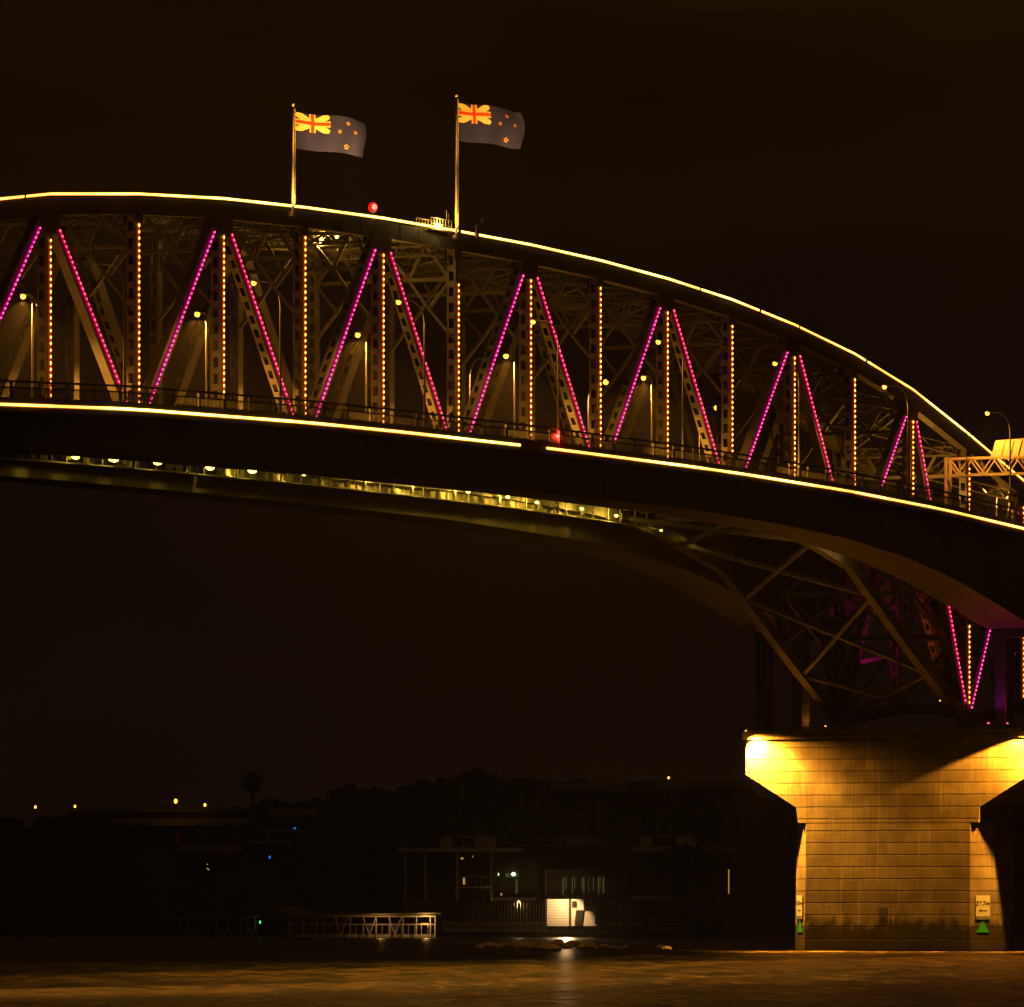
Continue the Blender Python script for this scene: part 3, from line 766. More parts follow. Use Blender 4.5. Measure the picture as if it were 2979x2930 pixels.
# ------------------------------------------------------------------ red beacon, red railing lamp, mast things
X, Z = unp(1085, 612, 0); r = empty('beacon', (X, 0, tz(X)-.28)); tag(r, 'glowing red warning beacon on a short stand on top of the arch', 'beacon')
mb = MB(); 
for a in (-.3, .3): mb.bar((a, 0, 0), (a*.3, 0, .75), .05, .05)
mb.box(-.22, .22, -.22, .22, .75, .85); mb.build('stand', 'galv', r)
mb = MB(); mb.ball((0, 0, 1.2), .42, .42, .46); mb.build('lamp_glass', 'red', r, True)
mb = MB(); mb.ball((-.2, -.24, 1.22), .25, .25, .28); mb.build('bulb', 'redcore', r, True)
light('lamp_light', 'POINT', (0, -.1, 1.75), 160, (1, .03, .02), r, .25)
X, Z = unp(1619, 1273, -9.7); r = empty('red_lamp', (X, -9.7, Z)); tag(r, 'small glowing red lamp on the near railing beside a lamp pole', 'lamp')
mb = MB(); mb.box(-.08, .08, -.05, .3, -.5, -.1); mb.build('bracket', 'darksteel', r)
mb = MB(); mb.ball((0, 0, .05), .3, .3, .26); mb.build('lamp_glass', 'red', r, True)
mb = MB(); mb.ball((-.14, -.2, .05), .13, .13, .13); mb.build('bulb', 'redcore', r, True)
light('lamp_light', 'POINT', (-.3, -.35, .1), 300, (1, .03, .02), r, .1)
X, Z = unp(1378, 690, 0); r = empty('climbing_platform_davit', (X, -.2, tz(X)-.28)); tag(r, 'small bent davit with a cross arm on the arch beside the second flagpole', 'davit')
mb = MB(); mb.bar((0, 0, 0), (0, 0, 1.2), .09, .09); mb.bar((0, 0, 1.2), (1.3, 0, 1.45), .09, .09); mb.bar((1.3, 0, 1.35), (1.35, 0, 2.0), .06, .06); mb.bar((1.1, 0, 1.75), (1.6, 0, 1.8), .06, .06); mb.build('davit_arm', 'polep', r)
X, Z = unp(1264, 665, 0); r = empty('climb_platform', (X, 0, tz(X)-.28)); tag(r, 'small brightly lit lookout platform with rails and aerials on the arch by the second flagpole', 'platform')
mb = MB(); mb.box(-2.2, 2.0, -.75, .75, .0, .08); mb.build('floor', 'polep', r)
mb = MB()
for a in np.arange(-2.2, 2.1, .6):
    for b in (-.75, .75): mb.box(a-.03, a+.03, b-.03, b+.03, .08, 1.1)
for b in (-.75, .75): mb.box(-2.2, 2.0, b-.03, b+.03, 1.05, 1.12); mb.box(-2.2, 2.0, b-.02, b+.02, .55, .6)
mb.box(1.1, 1.16, -.7, -.64, 1.1, 2.0); mb.box(1.5, 1.55, -.7, -.64, 1.1, 1.7); mb.build('rail', 'polep', r)
light('lamp_light', 'POINT', (-.9, -1.1, .6), 260, (1, .62, .15), r, .15)
mb = MB(); mb.box(-1.4, -.3, -.85, -.78, .1, .5); mb.build('light_panel', 'led_line', r)

# ------------------------------------------------------------------ flags
def flagpole(px, ytop, ybase, lab):
    X, zb = unp(px, ybase, -.6); zt = unp(px, ytop, -.6)[1]
    r = empty('flagpole', (X, -.75, zb)); tag(r, lab, 'flagpole', 'flagpoles on the arch')
    h = zt-zb; mb = MB(); mb.tube([(0, 0, 0), (0, 0, h*.5), (0, 0, h)], .125, 10, .07); mb.build('pole', 'polep', r, True)
    mb = MB(); mb.ball((0, 0, h+.1), .15, .15, .16); mb.build('finial', 'polep', r, True)
    mb = MB(); mb.tube([(.28, -.1, .6), (.2, -.08, h-.2)], .025, 5); mb.build('halyard', 'polep', r)
    mb = MB(); mb.box(-.3, .3, -.1, .4, -.2, .15); mb.box(-.35, .35, -.2, -.05, .25, .4); mb.build('clamp', 'polep', r)
    light('uplight', 'SPOT', (-1.6, -8.0, -.6), 32000, (1.0, .44, .04), r, .15, target=(1.3, -2.7, h-1.6), cone=50, blend=.8)
    light('uplight', 'SPOT', (-.2, -1.1, -.6), 2600, (1.0, .50, .06), r, .1, target=(.05, 0, h*.55), cone=55, blend=.6)
    return r, X, zb, zt
def star(mb, P3, u, v, R, off):
    pts = []
    for k in range(10):
        rr = R if k % 2 == 0 else R*.45; a = math.pi/2+k*math.pi/5
        pts.append((u+rr*math.cos(a), v+rr*math.sin(a)))
    c = P3(u, v, off)
    for k in range(10): mb.poly([c, P3(*pts[k], off), P3(*pts[(k+1) % 10], off)])
def make_flag(px, w_, hoist_top, hoist_bot, length, droop, ph, lab):
    X, zt = unp(px, hoist_top, w_); zb = unp(px, hoist_bot, w_)[1]; H = zt-zb; Ln = length
    r = empty('flag', (X, w_, zb)); tag(r, lab, 'flag', 'flags flying over the arch')
    ua = H  # local unit: v in 0..1 , u in 0..2
    def P3(u, v, off=0):
        t = u/2.0; wave = .27*math.sin(t*8.5+ph+v*1.5)*(t**.7)+.08*math.sin(t*17+ph*2-v*2)*t
        z = v*H - droop*t*Ln*.9 - .20*math.sin(t*7+ph)*t - .22*(v-.5)*max(0, t-.8)*5*.6
        q = RT*(t*Ln-.22*t*(2*v-1)**2-.12*t*math.sin(v*5+ph))-FW*wave*.9 + Vector((0, 0, z))
        return tuple(q-FW*off)
    mb = MB(); nu, nv = 44, 14
    for i in range(nu):
        for j in range(nv):
            mb.poly([P3(2*i/nu, j/nv), P3(2*(i+1)/nu, j/nv), P3(2*(i+1)/nu, (j+1)/nv), P3(2*i/nu, (j+1)/nv)])
    # union canton: diagonals, cross, red over white; both sides
    def band(a, b, wd, off):
        a = Vector(a); b = Vector(b); d = (b-a).normalized(); n = Vector((-d.y, d.x))*wd/2; K_ = 12
        for k in range(K_):
            p = a.lerp(b, k/K_); q = a.lerp(b, (k+1)/K_)
            pts = [p-n, q-n, q+n, p+n]; pts = [(min(1, max(0, z.x)), min(1, max(.5, z.y))) for z in pts]
            mb.poly([P3(z[0], z[1], off) for z in pts])
    for sg in (1, -1):
        mb.mi = 1
        band((0, .5), (1, 1), .17, .02*sg); band((0, 1), (1, .5), .17, .02*sg)
        band((.5, .5), (.5, 1), .17, .03*sg); band((0, .75), (1, .75), .16, .03*sg)
        mb.mi = 2
        band((.5, .5), (.5, 1), .095, .04*sg); band((0, .75), (1, .75), .085, .04*sg)
        for (u, v, R) in ((1.5, .82, .07), (1.5, .18, .085), (1.27, .57, .065), (1.71, .62, .055)):
            mb.mi = 1; star(mb, P3, u, v, R, .03*sg); mb.mi = 2; star(mb, P3, u, v, R*.74, .04*sg)
    mb.build('flag_cloth', ['flagblue', 'flagwhite', 'flagred'], r)
flagpole(848, 308, 622, 'yellow lit flagpole on the arch to the left of the red beacon')
flagpole(1323, 282, 690, 'yellow lit flagpole on the arch to the right of the red beacon')
make_flag(858, -.75, 326, 432, 6.3, .13, .4, 'blue flag with union canton and four red stars left of the red beacon')
make_flag(1332, -.75, 300, 410, 6.1, .12, 1.6, 'blue flag with union canton and four red stars right of the red beacon')

# ------------------------------------------------------------------ sign gantry at the right
Xg = unp(2757, 1335, -1.9)[0]
g = empty('sign_gantry', (Xg, -1.9, dz(Xg))); tag(g, 'yellow lit lattice sign gantry spanning the near deck', 'gantry')
zt_ = unp(2757, 1335, -1.9)[1]-dz(Xg); zb_ = zt_-1.75
for x_ in (-.5, .7):
    mb = MB(); mb.bar((x_, 0, 0), (x_, 0, zt_), .26, .26); mb.build('gantry_post', 'polep', g)
mb = MB()
for x_ in (-.5, .7): mb.bar((x_, -10.6, 0), (x_, -10.6, zt_), .26, .26)
mb.build('gantry_post', 'polep', g)
mb = MB()
for x_ in (-.5, .7):
    for z_ in (zt_, zb_): mb.bar((x_, .13, z_), (x_, -10.7, z_), .2, .2, (1, 0, 0))
    n = 8
    for j in range(n):
        y0 = -10.6*j/n; y1 = -10.6*(j+1)/n
        mb.bar((x_, y0, zt_ if j % 2 == 0 else zb_), (x_, y1, zb_ if j % 2 == 0 else zt_), .12, .12, (1, 0, 0))
for j in range(9):
    y0 = -10.6*j/8; mb.bar((-.5, y0, zt_), (.7, y0, zb_ if j % 2 else zt_), .1, .1); mb.bar((-.5, y0, zb_), (.7, y0, zb_), .1, .1)
mb.build('lattice_beam', 'polep', g)
mb = MB()
for j in range(6):
    z0 = zb_*j/6; z1 = zb_*(j+1)/6; mb.bar((-.5, 0, z0), (.7, 0, z1) if j % 2 == 0 else (-.5, 0, z1), .08, .08); mb.bar((.7 if j % 2 else -.5, 0, z0), (-.5 if j % 2 else .7, 0, z1), .08, .08)
mb.build('post_lacing', 'polep', g)
mb = MB(); mb.box(.1, .16, .9-.9, .1, zt_*.25, zt_*.6); mb.build('cable_conduit', 'blue', g)
light('lamp_light', 'SPOT', (-3.5, -6.0, zb_-2.5), 300, (1, .40, .03), g, .2, target=(0, -5.5, zt_), cone=120)
# sign boards seen from the back
sgn = empty('road_sign', (Xg+1.4, -1.9, dz(Xg)+zt_)); tag(sgn, 'yellow lit back of large ribbed road sign boards above the gantry', 'road sign')
mb = MB(); mb.prism([(-4.2, -.1), (-4.6, .9), (-4.9, 1.9), (-8.7, 2.05), (-8.7, -.1)], lambda a, b: (0, a, b), lambda a, b: (.1, a, b))
mb.prism([(-8.75, -.1), (-8.75, 2.75), (-12, 2.75), (-12, -.1)], lambda a, b: (-.02, a, b), lambda a, b: (.12, a, b)); mb.build('sign_panel', 'polep', sgn)
mb = MB()
for y_ in (-5.4, -6.4, -7.3, -8.2): mb.bar((-.12, y_, -.3), (-.05, y_-.6, 1.9), .1, .1, (1, 0, 0))
mb.build('sign_rib', 'polep', sgn)
# slender mast
X, Z = unp(2812, 1425, -9.6); zt2 = unp(2812, 1197, -9.6)[1]
mb = MB(); mb.tube([(0, 0, 0), (0, 0, zt2-Z)], .085, 8, .04); mb.tube([(0, 0, 1.6), (0, 0, 2.8)], .16, 8); o = mb.build('mast', 'galv'); o.location = (X, -9.6, Z)
tag(o, 'slender bare mast on the near deck crossing the end of the sloping light line', 'mast')
# lamp under the gantry that lights the truss end
light('lamp_light', 'POINT', (3.5, 5.5, 3.5), 3000, SOD, g, .2)

# coloured floods under the decks
def flood2(name, loc, col, pw, lab, m_, target=None, cone=100):
    r = empty(name, loc); tag(r, lab, 'floodlight', 'coloured floodlights on the pier cap')
    mb = MB(); mb.box(-.25, .25, -.25, .25, -.35, -.05); mb.box(-.04, .04, -.04, .04, -.6, -.35); mb.build('lamp_housing', 'darksteel', r)
    mb = MB(); mb.ball((0, 0, 0), .12, .12, .05); mb.build('lamp_glass', m_, r, True)
    light('flood_lamp', 'SPOT', (0, 0, .12), pw, col, r, .2, target=Vector(target)-Vector(loc), cone=cone, blend=.8)
flood2('floodlight', (XI(13)-1.2, -5.5, 24.3), (1, .02, .12), 900, 'pink floodlight on the pier cap shining up at the near deck', 'led_pink', target=(XI(13)-5, -7, 38), cone=80)
flood2('floodlight', (XI(13)-2.9, -4.0, 24.3), (.6, .02, .6), 380, 'purple floodlight at the foot of the near support leg', 'led_purple', target=(XI(13), -5.0, 33), cone=80)
flood2('floodlight', (XI(13)+3.4, 21.4, 24.3), (.8, .02, .5), 260, 'purple floodlight on the pier cap behind the truss bearings', 'led_purple', target=(XI(13)+1, 20.5, 38), cone=80)
flood2('floodlight', (XI(13)+2.8, 17.5, 24.3), (1, .3, .04), 220, 'orange floodlight on the pier cap by the far support legs', 'led_warm', target=(XI(13)-14, 21, 36), cone=90)
flood2('floodlight', (XI(13)+5, 11.0, 27.3), (1, .01, .28), 2600, 'magenta floodlight low behind the tower bracing', 'led_purple', target=(XI(13)+14, 18.3, 39), cone=85)
flood2('floodlight', (XI(13)+17, 10.0, 27.3), (1, .16, .01), 3200, 'orange floodlight further behind the tower bracing', 'led_warm', target=(XI(13)+25, 18.3, 40), cone=80)
# small lamps on the girder underside over the arch foot
for (x, y, w_, lab) in ((2371, 1580, -2.6, 'little warm lamp under the near deck where the two braces meet it'), (2493, 1600, -2.6, 'tiny warm lamp under the near deck, further toward the pier')):
    X, Z = unp(x, y, w_); r = empty('underside_lamp', (X, w_, Z)); tag(r, lab, 'lamp', 'little lamps under the near deck')
    s_ = 1.0 if x < 2400 else .5
    mb = MB(); mb.box(-.5*s_, .5*s_, -.1, .1, .12, .2); mb.box(-.03, .03, -.03, .03, .2, ip(X, NB)-Z+1.5 if ip(X, NB)-Z > -1 else .6); mb.build('bracket', 'darksteel', r)
    mb = MB(); mb.ball((0, 0, 0), .4*s_, .12, .1); mb.build('lamp_glass', 'sodium', r, True)
    light('lamp_light', 'POINT', (-.3, .2, -.4), 220*s_, (1, .5, .1), r, .1)

# ------------------------------------------------------------------ water
def cw(r_, d_, z=0.0): return Vector((CAMX, CAMY, 0))+RT*r_+FW*d_+Vector((0, 0, z))
ROT = math.atan2(RT.y, RT.x)
def cempty(name, r_, d_, z=0.0):
    o = empty(name, cw(r_, d_, z), ROT); return o
mb = MB(); mb.poly([cw(-1500, -200), cw(1500, -200), cw(1500, 1090), cw(-1500, 1090)]); o = mb.build('water', 'water'); tag(o, kind='structure')
mb = MB(); mb.poly([cw(-9000, -3000, -.3), cw(9000, -3000, -.3), cw(9000, 12000, -.3), cw(-9000, 12000, -.3)]); o = mb.build('sea_bed_water', 'calm'); tag(o, kind='structure')

# ------------------------------------------------------------------ far shore
DS = 1077.0
MX = lambda px, D=DS: (px-XC)*D/FPX
MZ = lambda py, D=DS: HC+(YH-py)*D/FPX
SIL = [(-900, 2420), (-300, 2400), (0, 2392), (60, 2405), (150, 2412), (230, 2404), (300, 2400), (400, 2396), (470, 2398), (560, 2410), (660, 2412), (760, 2402), (820, 2388), (900, 2350), (1000, 2330), (1080, 2330), (1180, 2318), (1240, 2300), (1300, 2290), (1400, 2290), (1480, 2330), (1540, 2318), (1640, 2310), (1720, 2330), (1800, 2345), (1880, 2340), (1960, 2325), (2040, 2320), (2100, 2320), (2200, 2312), (2400, 2330), (2979, 2345), (3400, 2380), (4200, 2440)]
def hz_(px): return ip(px, SIL)
DR = 1300.0
mb = MB(); cols = list(range(-1500, 4600, 60)); rows_ = [1086, 1092, 1110, 1140, 1180, 1230, 1300, 1380, 1500, 1700]
prof = {1086: -.5, 1092: 1.8, 1110: 2.6, 1140: .28, 1180: .5, 1230: .75, 1300: .88, 1380: .93, 1500: .85, 1700: .4}
rnd = random.Random(3)
for D in rows_:
    for px in cols:
        full = MZ(hz_(px)+28, DR)
        z = prof[D] if D <= 1110 else 2.6+(full-2.6)*prof[D]
        if D > 1120: z += rnd.uniform(-.8, .8)
        mb.v.append(tuple(cw((px-XC)*DR/FPX, D, z)))
nc = len(cols)
for a in range(len(rows_)-1):
    for b in range(nc-1): mb.f.append((a*nc+b, a*nc+b+1, (a+1)*nc+b+1, (a+1)*nc+b)); mb.m.append(0)
o = mb.build('hillside', 'hill', None, True); tag(o, kind='structure')
mb = MB()
for px in range(-1500, 4600, 40):
    a = cw(MX(px), 1085, 0); b = cw(MX(px+40), 1085, 0)
    mb.hexa([a+Vector((0, 0, -1)), b+Vector((0, 0, -1)), b+FW*6+Vector((0, 0, -1)), a+FW*6+Vector((0, 0, -1)), a+Vector((0, 0, 1.9)), b+Vector((0, 0, 1.9)), b+FW*6+Vector((0, 0, 1.9)), a+FW*6+Vector((0, 0, 1.9))])
o = mb.build('sea_wall', 'darkwall'); tag(o, 'long low dark sea wall along the foot of the far hill', 'sea wall')

# trees
def crown_mesh(seed, n=900, leaf=.55, flat=.75):
    rr = random.Random(seed); mb = MB(); lobes = []
    for k in range(9):
        a = rr.uniform(0, 6.28); q = rr.uniform(0, .62); lobes.append((q*math.cos(a), q*math.sin(a), rr.uniform(-.25, .45)*flat, rr.uniform(.3, .52)))
    for k in range(n):
        lx, ly, lz_, lr = rr.choice(lobes); d = Vector((rr.gauss(0, 1), rr.gauss(0, 1), rr.gauss(0, 1))).normalized()*lr*rr.uniform(.55, 1.0)**.5
        c = Vector((lx+d.x, ly+d.y, lz_+d.z*flat)); a = Vector((rr.gauss(0, 1), rr.gauss(0, 1), rr.gauss(0, 1))).normalized(); b = a.cross(Vector((rr.gauss(0, 1), rr.gauss(0, 1), rr.gauss(0, 1)))).normalized()
        s_ = leaf*rr.uniform(.08, .17); mb.poly([c-a*s_-b*s_*.6, c+a*s_-b*s_*.5, c+a*s_*.8+b*s_*.7, c-a*s_*.7+b*s_*.6])
    return mb
crowns = [crown_mesh(s_, 1500, .9) for s_ in (1, 2, 3, 4)]
cms = []
for k, c_ in enumerate(crowns):
    me = bpy.data.meshes.new('crown'); me.from_pydata(c_.v, [], c_.f); me.materials.append(M['foliage']); me.update(); cms.append(me)
tmb = MB(); tmb.tube([(0, 0, -2), (.05, 0, 2), (-.03, 0.02, 4)], .32, 7, .16)
for a in range(4): tmb.tube([(0, 0, 2.6), (1.3*math.cos(a*1.6), 1.3*math.sin(a*1.6), 4.4)], .14, 5, .06)
tme = bpy.data.meshes.new('trunk'); tme.from_pydata(tmb.v, [], tmb.f); tme.materials.append(M['bark'])
TR = [(10, 2378, 7.5, 0, 'low round tree at the far left end of the skyline'), (135, 2370, 6, 1, 'small tree right of the first pair of hill lights'), (190, 2380, 6.5, 2, 'squat tree between the left hill lights'), (335, 2345, 7, 3, 'broad low tree right of the left hill lights'), (500, 2348, 8, 0, 'rounded tree under the brightest hill light'),
      (600, 2362, 6, 1, 'low bush-like tree left of the palm'), (690, 2350, 4.5, 2, 'small tree just left of the palm trunk'), (788, 2328, 5, 3, 'upright small tree just right of the palm'), (870, 2335, 7, 0, 'flat topped tree on the slope right of the palm'), (960, 2318, 8, 1, 'mid sized tree on the rising ridge'), (1030, 2295, 9, 2, 'wide tree where the ridge starts to climb'), (1120, 2300, 8, 3, 'dense tree left of the tall grove'),
      (1205, 2284, 6, 0, 'small knobbly tree at the left shoulder of the tall grove'), (1290, 2255, 10, 1, 'tall domed tree, left half of the highest grove'), (1385, 2250, 10.5, 2, 'tallest broad tree in the middle of the highest grove'), (1460, 2262, 8, 3, 'dark tree at the right shoulder of the highest grove'), (1560, 2262, 9, 0, 'domed tree, left of the second high grove'), (1640, 2262, 9.5, 1, 'broad tree, right of the second high grove'), (1735, 2290, 6, 2, 'small tree stepping down right of the second grove'),
      (1835, 2318, 6, 3, 'low tree left of the lone hill light'), (1915, 2308, 5, 0, 'small tree beside the lone hill light'), (2010, 2300, 8, 1, 'dim tree right of the lone hill light'), (2120, 2285, 8, 2, 'dim tree left of the pier arm'), (2990, 2330, 9, 3, 'dark tree behind the right side of the pier')]
for k, (px, ytop, R, ci, lab) in enumerate(TR):
    D = 1295+(k % 3)*8; X_ = (px-XC)*D/FPX; zt3 = HC+(YH-ytop)*D/FPX
    r = cempty('broadleaf_tree', X_, D, zt3-R*.55-4.2*R/7); r.rotation_euler.z = k*1.3; tag(r, lab, 'tree', 'trees along the ridge of the far hill')
    t = bpy.data.objects.new('trunk', tme); COL.objects.link(t); t.parent = r; t.scale = (R/7, R/7, R/7)
    c_ = bpy.data.objects.new('crown', cms[ci]); COL.objects.link(c_); c_.parent = r; c_.location = (0, 0, 4.2*R/7); c_.scale = (R, R, R*.85)
# palm
D = 1290; r = cempty('palm_tree', (733-XC)*D/FPX, D, MZ(2352, D)-4); tag(r, 'tall date palm with a round head standing alone on the skyline', 'palm tree')
hp_ = MZ(2272, D)-(MZ(2352, D)-4)
mb = MB(); mb.tube([(0, 0, 0), (.1, 0, hp_*.5), (0, 0, hp_)], .42, 9, .3); mb.build('trunk', 'bark', r)
mb = MB(); rr = random.Random(5)
for k in range(150):
    az = rr.uniform(0, 6.28); el = rr.uniform(-.75, 1.35); ln = rr.uniform(2.3, 2.9); prev = Vector((0, 0, hp_)); dirh = Vector((math.cos(az), math.sin(az), 0)); side = Vector((-dirh.y, dirh.x, 0))
    for s_ in range(6):
        q = prev+(dirh*math.cos(el)+Vector((0, 0, math.sin(el))))*ln/6; wd = .26*(1-abs(s_-2)/5)
        mb.poly([prev-side*wd, q-side*wd, q+side*wd, prev+side*wd]); prev = q; el -= .24
mb.build('crown', 'foliage', r)
# hill lamps
HL = [(103, 2348, .16, 'sodium', 'leftmost of the small street lights on the skyline'), (218, 2346, .16, 'sodium', 'small street light on the skyline beside a bare pole, second from the left'), (511, 2331, .26, 'sodium', 'brightest of the small street lights on the skyline'), (596, 2342, .18, 'sodium', 'small street light on the skyline halfway to the palm'), (1945, 2263, .15, 'sodium', 'lone small street light on the ridge between grove and pier')]
for px, py, rad, m_, lab in HL:
    D = 1284; r = cempty('street_light', (px-XC)*D/FPX, D, MZ(py, D)); tag(r, lab, 'street lamp', 'street lights on the far hill')
    mb = MB(); mb.tube([(.5, 0, -7), (.5, 0, .1), (.05, 0, .35)], .07, 5); mb.build('pole', 'galv', r)
    mb = MB(); mb.ball((0, 0, 0), rad*1.0, rad, rad*1.5); mb.build('lamp_glass', m_, r, True)
# small lit windows on slope houses
HS = [(607, 2522, 9, 'darkwall', (1, .7, .2), .5, .28, 'dark house halfway down the slope with one yellow window'), (857, 2413, 8, 'darkwall', (.03, .25, 1), .35, .2, 'dark house on the slope with a small blue light'), (839, 2459, 6, 'darkwall', (.05, 1, .2), .6, .16, 'dark hut on the slope with a tiny green light'),
      (784, 2494, 6, 'darkwall', (.03, .25, 1), .35, .14, 'dark hut low on the slope with a dim blue light'), (520, 2440, 22, 'darkwall', (1, .05, .03), .004, .5, 'wide dark house on the slope with a faint red wall'), (420, 2362, 26, 'darkwall', None, 0, 0, 'long low roof line on the ridge left of the palm'), (653, 2358, 5, 'darkwall', None, 0, 0, 'small block house with a chimney just left of the palm'), (1868, 2275, 4.5, 'darkwall', None, 0, 0, 'small square tower block on the ridge left of the lone light'),
      (1800, 2300, 22, 'darkwall', None, 0, 0, 'long low house roof on the ridge right of the second grove'), (2060, 2292, 14, 'darkwall', None, 0, 0, 'low dark house on the ridge near the pier arm')]
LITH = []
def slope_z(px, D): return 2.6+(MZ(hz_(px)+28, DR)-2.6)*float(np.interp(D, rows_[2:], [0]+[prof[q] for q in rows_[3:]]))
for px, py, wd, m_, col, es, ww, lab in HS:
    D = 1286
    if py > 2400:
        D = next((q for q in range(1114, 1290, 2) if slope_z(px, q)+1.5 > MZ(py, q)), 1286); LITH.append((px, D, MZ(py, D)))
    r = cempty('house', (px-XC)*D/FPX, D, MZ(py, D)); tag(r, lab, 'house', 'dark houses on the far hill')
    mb = MB(); mb.box(-wd/2, wd/2, 1, 9, -6, 0 if not col else 2.2); mb.build('wall', m_, r)
    zt4 = 0 if not col else 2.2
    mb = MB(); mb.prism([(.4, zt4), (9.6, zt4), (5, zt4+1.3 if wd > 7 else zt4+.4)], lambda a, b: (-wd/2-.4, a, b), lambda a, b: (wd/2+.4, a, b)); mb.build('roof', 'roofm', r)
    if col:
        mb = MB(); mb.box(-ww, ww, .9, .96, -ww*1.6, ww*1.6); mb.build('window', emit('lit_window', col, es*2.0), r)

# tree mass on the slope
mb = MB(); rr = random.Random(11)
for k in range(9000):
    px = rr.uniform(-700, 3900); t = rr.random(); D = 1120+170*t
    full = MZ(hz_(px)+28, DR); z = 2.6+(full-2.6)*float(np.interp(D, rows_[2:], [0]+[prof[q] for q in rows_[3:]]))+rr.uniform(-.5, 3.4)
    if any(abs(px-hx) < 60 and D < hd+4 and z > hzz-6 for hx, hd, hzz in LITH): continue
    c = cw((px-XC)*DR/FPX, D, z); a = Vector((rr.gauss(0, 1), rr.gauss(0, 1), rr.gauss(0, 1))).normalized(); b = a.cross(Vector((rr.gauss(0, 1), rr.gauss(0, 1), rr.gauss(0, 1)))).normalized(); s_ = rr.uniform(.5, 1.3)
    mb.poly([c-a*s_-b*s_*.6, c+a*s_-b*s_, c+a*s_+b*s_*.7, c-a*s_*.7+b*s_])
o = mb.build('scrub', 'foliage'); tag(o, 'dark scrub covering the slope of the far hill', 'scrub', kind='stuff')
# ------------------------------------------------------------------ wharf building (local: x right, y away, z up)
B = cempty('wharf_building', 0, DS); tag(B, 'low waterfront building with two flat roofed pavilions, roof boxes and raised lettering', 'building')
zf = MZ(2622)
def bx(mb, x0, x1, y0, y1, pyt, pyb, D=DS): mb.box(MX(x0, D), MX(x1, D), y0, y1, MZ(pyb, D), MZ(pyt, D))
mb = MB(); bx(mb, 1165, 1425, 6, 16, 2480, 2622); bx(mb, 1425, 1512, 7, 16, 2480, 2622); bx(mb, 1512, 1850, 8, 20, 2461, 2622); bx(mb, 1850, 2130, 8, 18, 2479, 2622); bx(mb, 1150, 2140, 8.2, 20, 2622.2, 2712)
mb.build('wall', 'darkwall', B)
mb = MB(); bx(mb, 1158, 1521, -1.5, 16.3, 2466, 2478); mb.build('roof', 'render', B)
mb = MB(); bx(mb, 1500, 1842, 7.6, 20.3, 2457, 2461); mb.build('roof', 'roofm', B)
mb = MB(); bx(mb, 1843, 2137, 1, 18.3, 2464, 2477); mb.build('roof', 'render', B)
def roofbox(x0, x1, yt, yb, o0, o1):
    mb = MB(); ins = 8
    f = lambda y: (lambda a, b: (MX(a), y, MZ(b)))
    mb.prism([(x0, yb), (o0, yb), (o0, yt), (x0+ins, yt)], f(3), f(9)); mb.prism([(o1, yb), (x1, yb), (x1-ins*.7, yt), (o1, yt)], f(3), f(9))
    bx(mb, o0, o1, 3, 9, yt, yt+4); bx(mb, o0+.3, o0+4, 3.1, 3.6, yt+4, yb); bx(mb, o1-4, o1-.3, 3.1, 3.6, yt+4, yb); bx(mb, o0-28, o0-6, 2.9, 3.0, yt+2, yb-1) if False else None
    q = mb.build('roof_box', 'render', B); mb = MB(); bx(mb, o0+4.2, o1-4.2, 3.9, 4.1, yt+5, yb-1); mb.build('recess_panel', 'darkwall', q)
    mb = MB(); bx(mb, o0-32, o0-1, 2.93, 2.99, yt+3, yb-2); mb.build('recess_panel', 'darkwall', q)  # dark panels paint the shade of the recess and opening
roofbox(1278, 1446, 2432, 2464.5, 1347, 1385); roofbox(1862, 2026, 2431, 2462.5, 1930, 1972)
for x0, x1 in ((1177, 1182), (1235, 1242), (1327, 1334), (1427, 1433)):
    mb = MB(); bx(mb, x0, x1, -1.0, -.7, 2478.5, 2622); mb.build('column', 'render', B)
mb = MB(); bx(mb, 1334.5, 1426.5, 2, 2.3, 2548, 2552); bx(mb, 1334.5, 1426.5, 2, 2.3, 2579, 2584); bx(mb, 1398, 1400, 2, 2.3, 2552, 2579); bx(mb, 1380, 1381.5, 2, 2.3, 2552, 2579); mb.build('balcony', 'render', B)
mb = MB(); bx(mb, 1340, 1420, 5.9, 5.96, 2486, 2620); bx(mb, 1188, 1230, 5.9, 5.96, 2486, 2620); bx(mb, 1246, 1322, 5.9, 5.96, 2486, 2620); mb.build('window', 'glass', B)
mb = MB(); bx(mb, 1346, 1352, 5.8, 5.88, 2554, 2573); bx(mb, 1340, 1347, 5.8, 5.88, 2494, 2500); bx(mb, 1374, 1376, 5.8, 5.88, 2489, 2494); bx(mb, 1456, 1460, 6.8, 6.88, 2598, 2606); mb.build('lit_pane', emit('warm_pane', (1, .5, .1), .55), B)
mb = MB(); bx(mb, 1470, 1508, 6.8, 6.9, 2540, 2552); bx(mb, 1500, 1506, 6.8, 6.9, 2558, 2600); mb.build('lit_pane', emit('green_pane', (.35, .55, .2), .10), B)
mb = MB(); mb.ball((MX(1494), 6.4, MZ(2543)), .32, .2, .28); bx(mb, 1449, 1451, 6.7, 6.8, 2540, 2547); mb.build('entrance_lamp', emit('green_white_lamp', (.8, 1.0, .5), 3.0), B)
mb = MB(); bx(mb, 1587, 1825, 4, 8, 2529, 2534); bx(mb, 1587, 1590, 4, 8, 2534, 2610); bx(mb, 1822, 1825, 4, 8, 2534, 2610); bx(mb, 1587, 1825, 4, 8, 2606, 2612); mb.build('window_surround', 'darksteel', B)
mb = MB(); rr = random.Random(2)
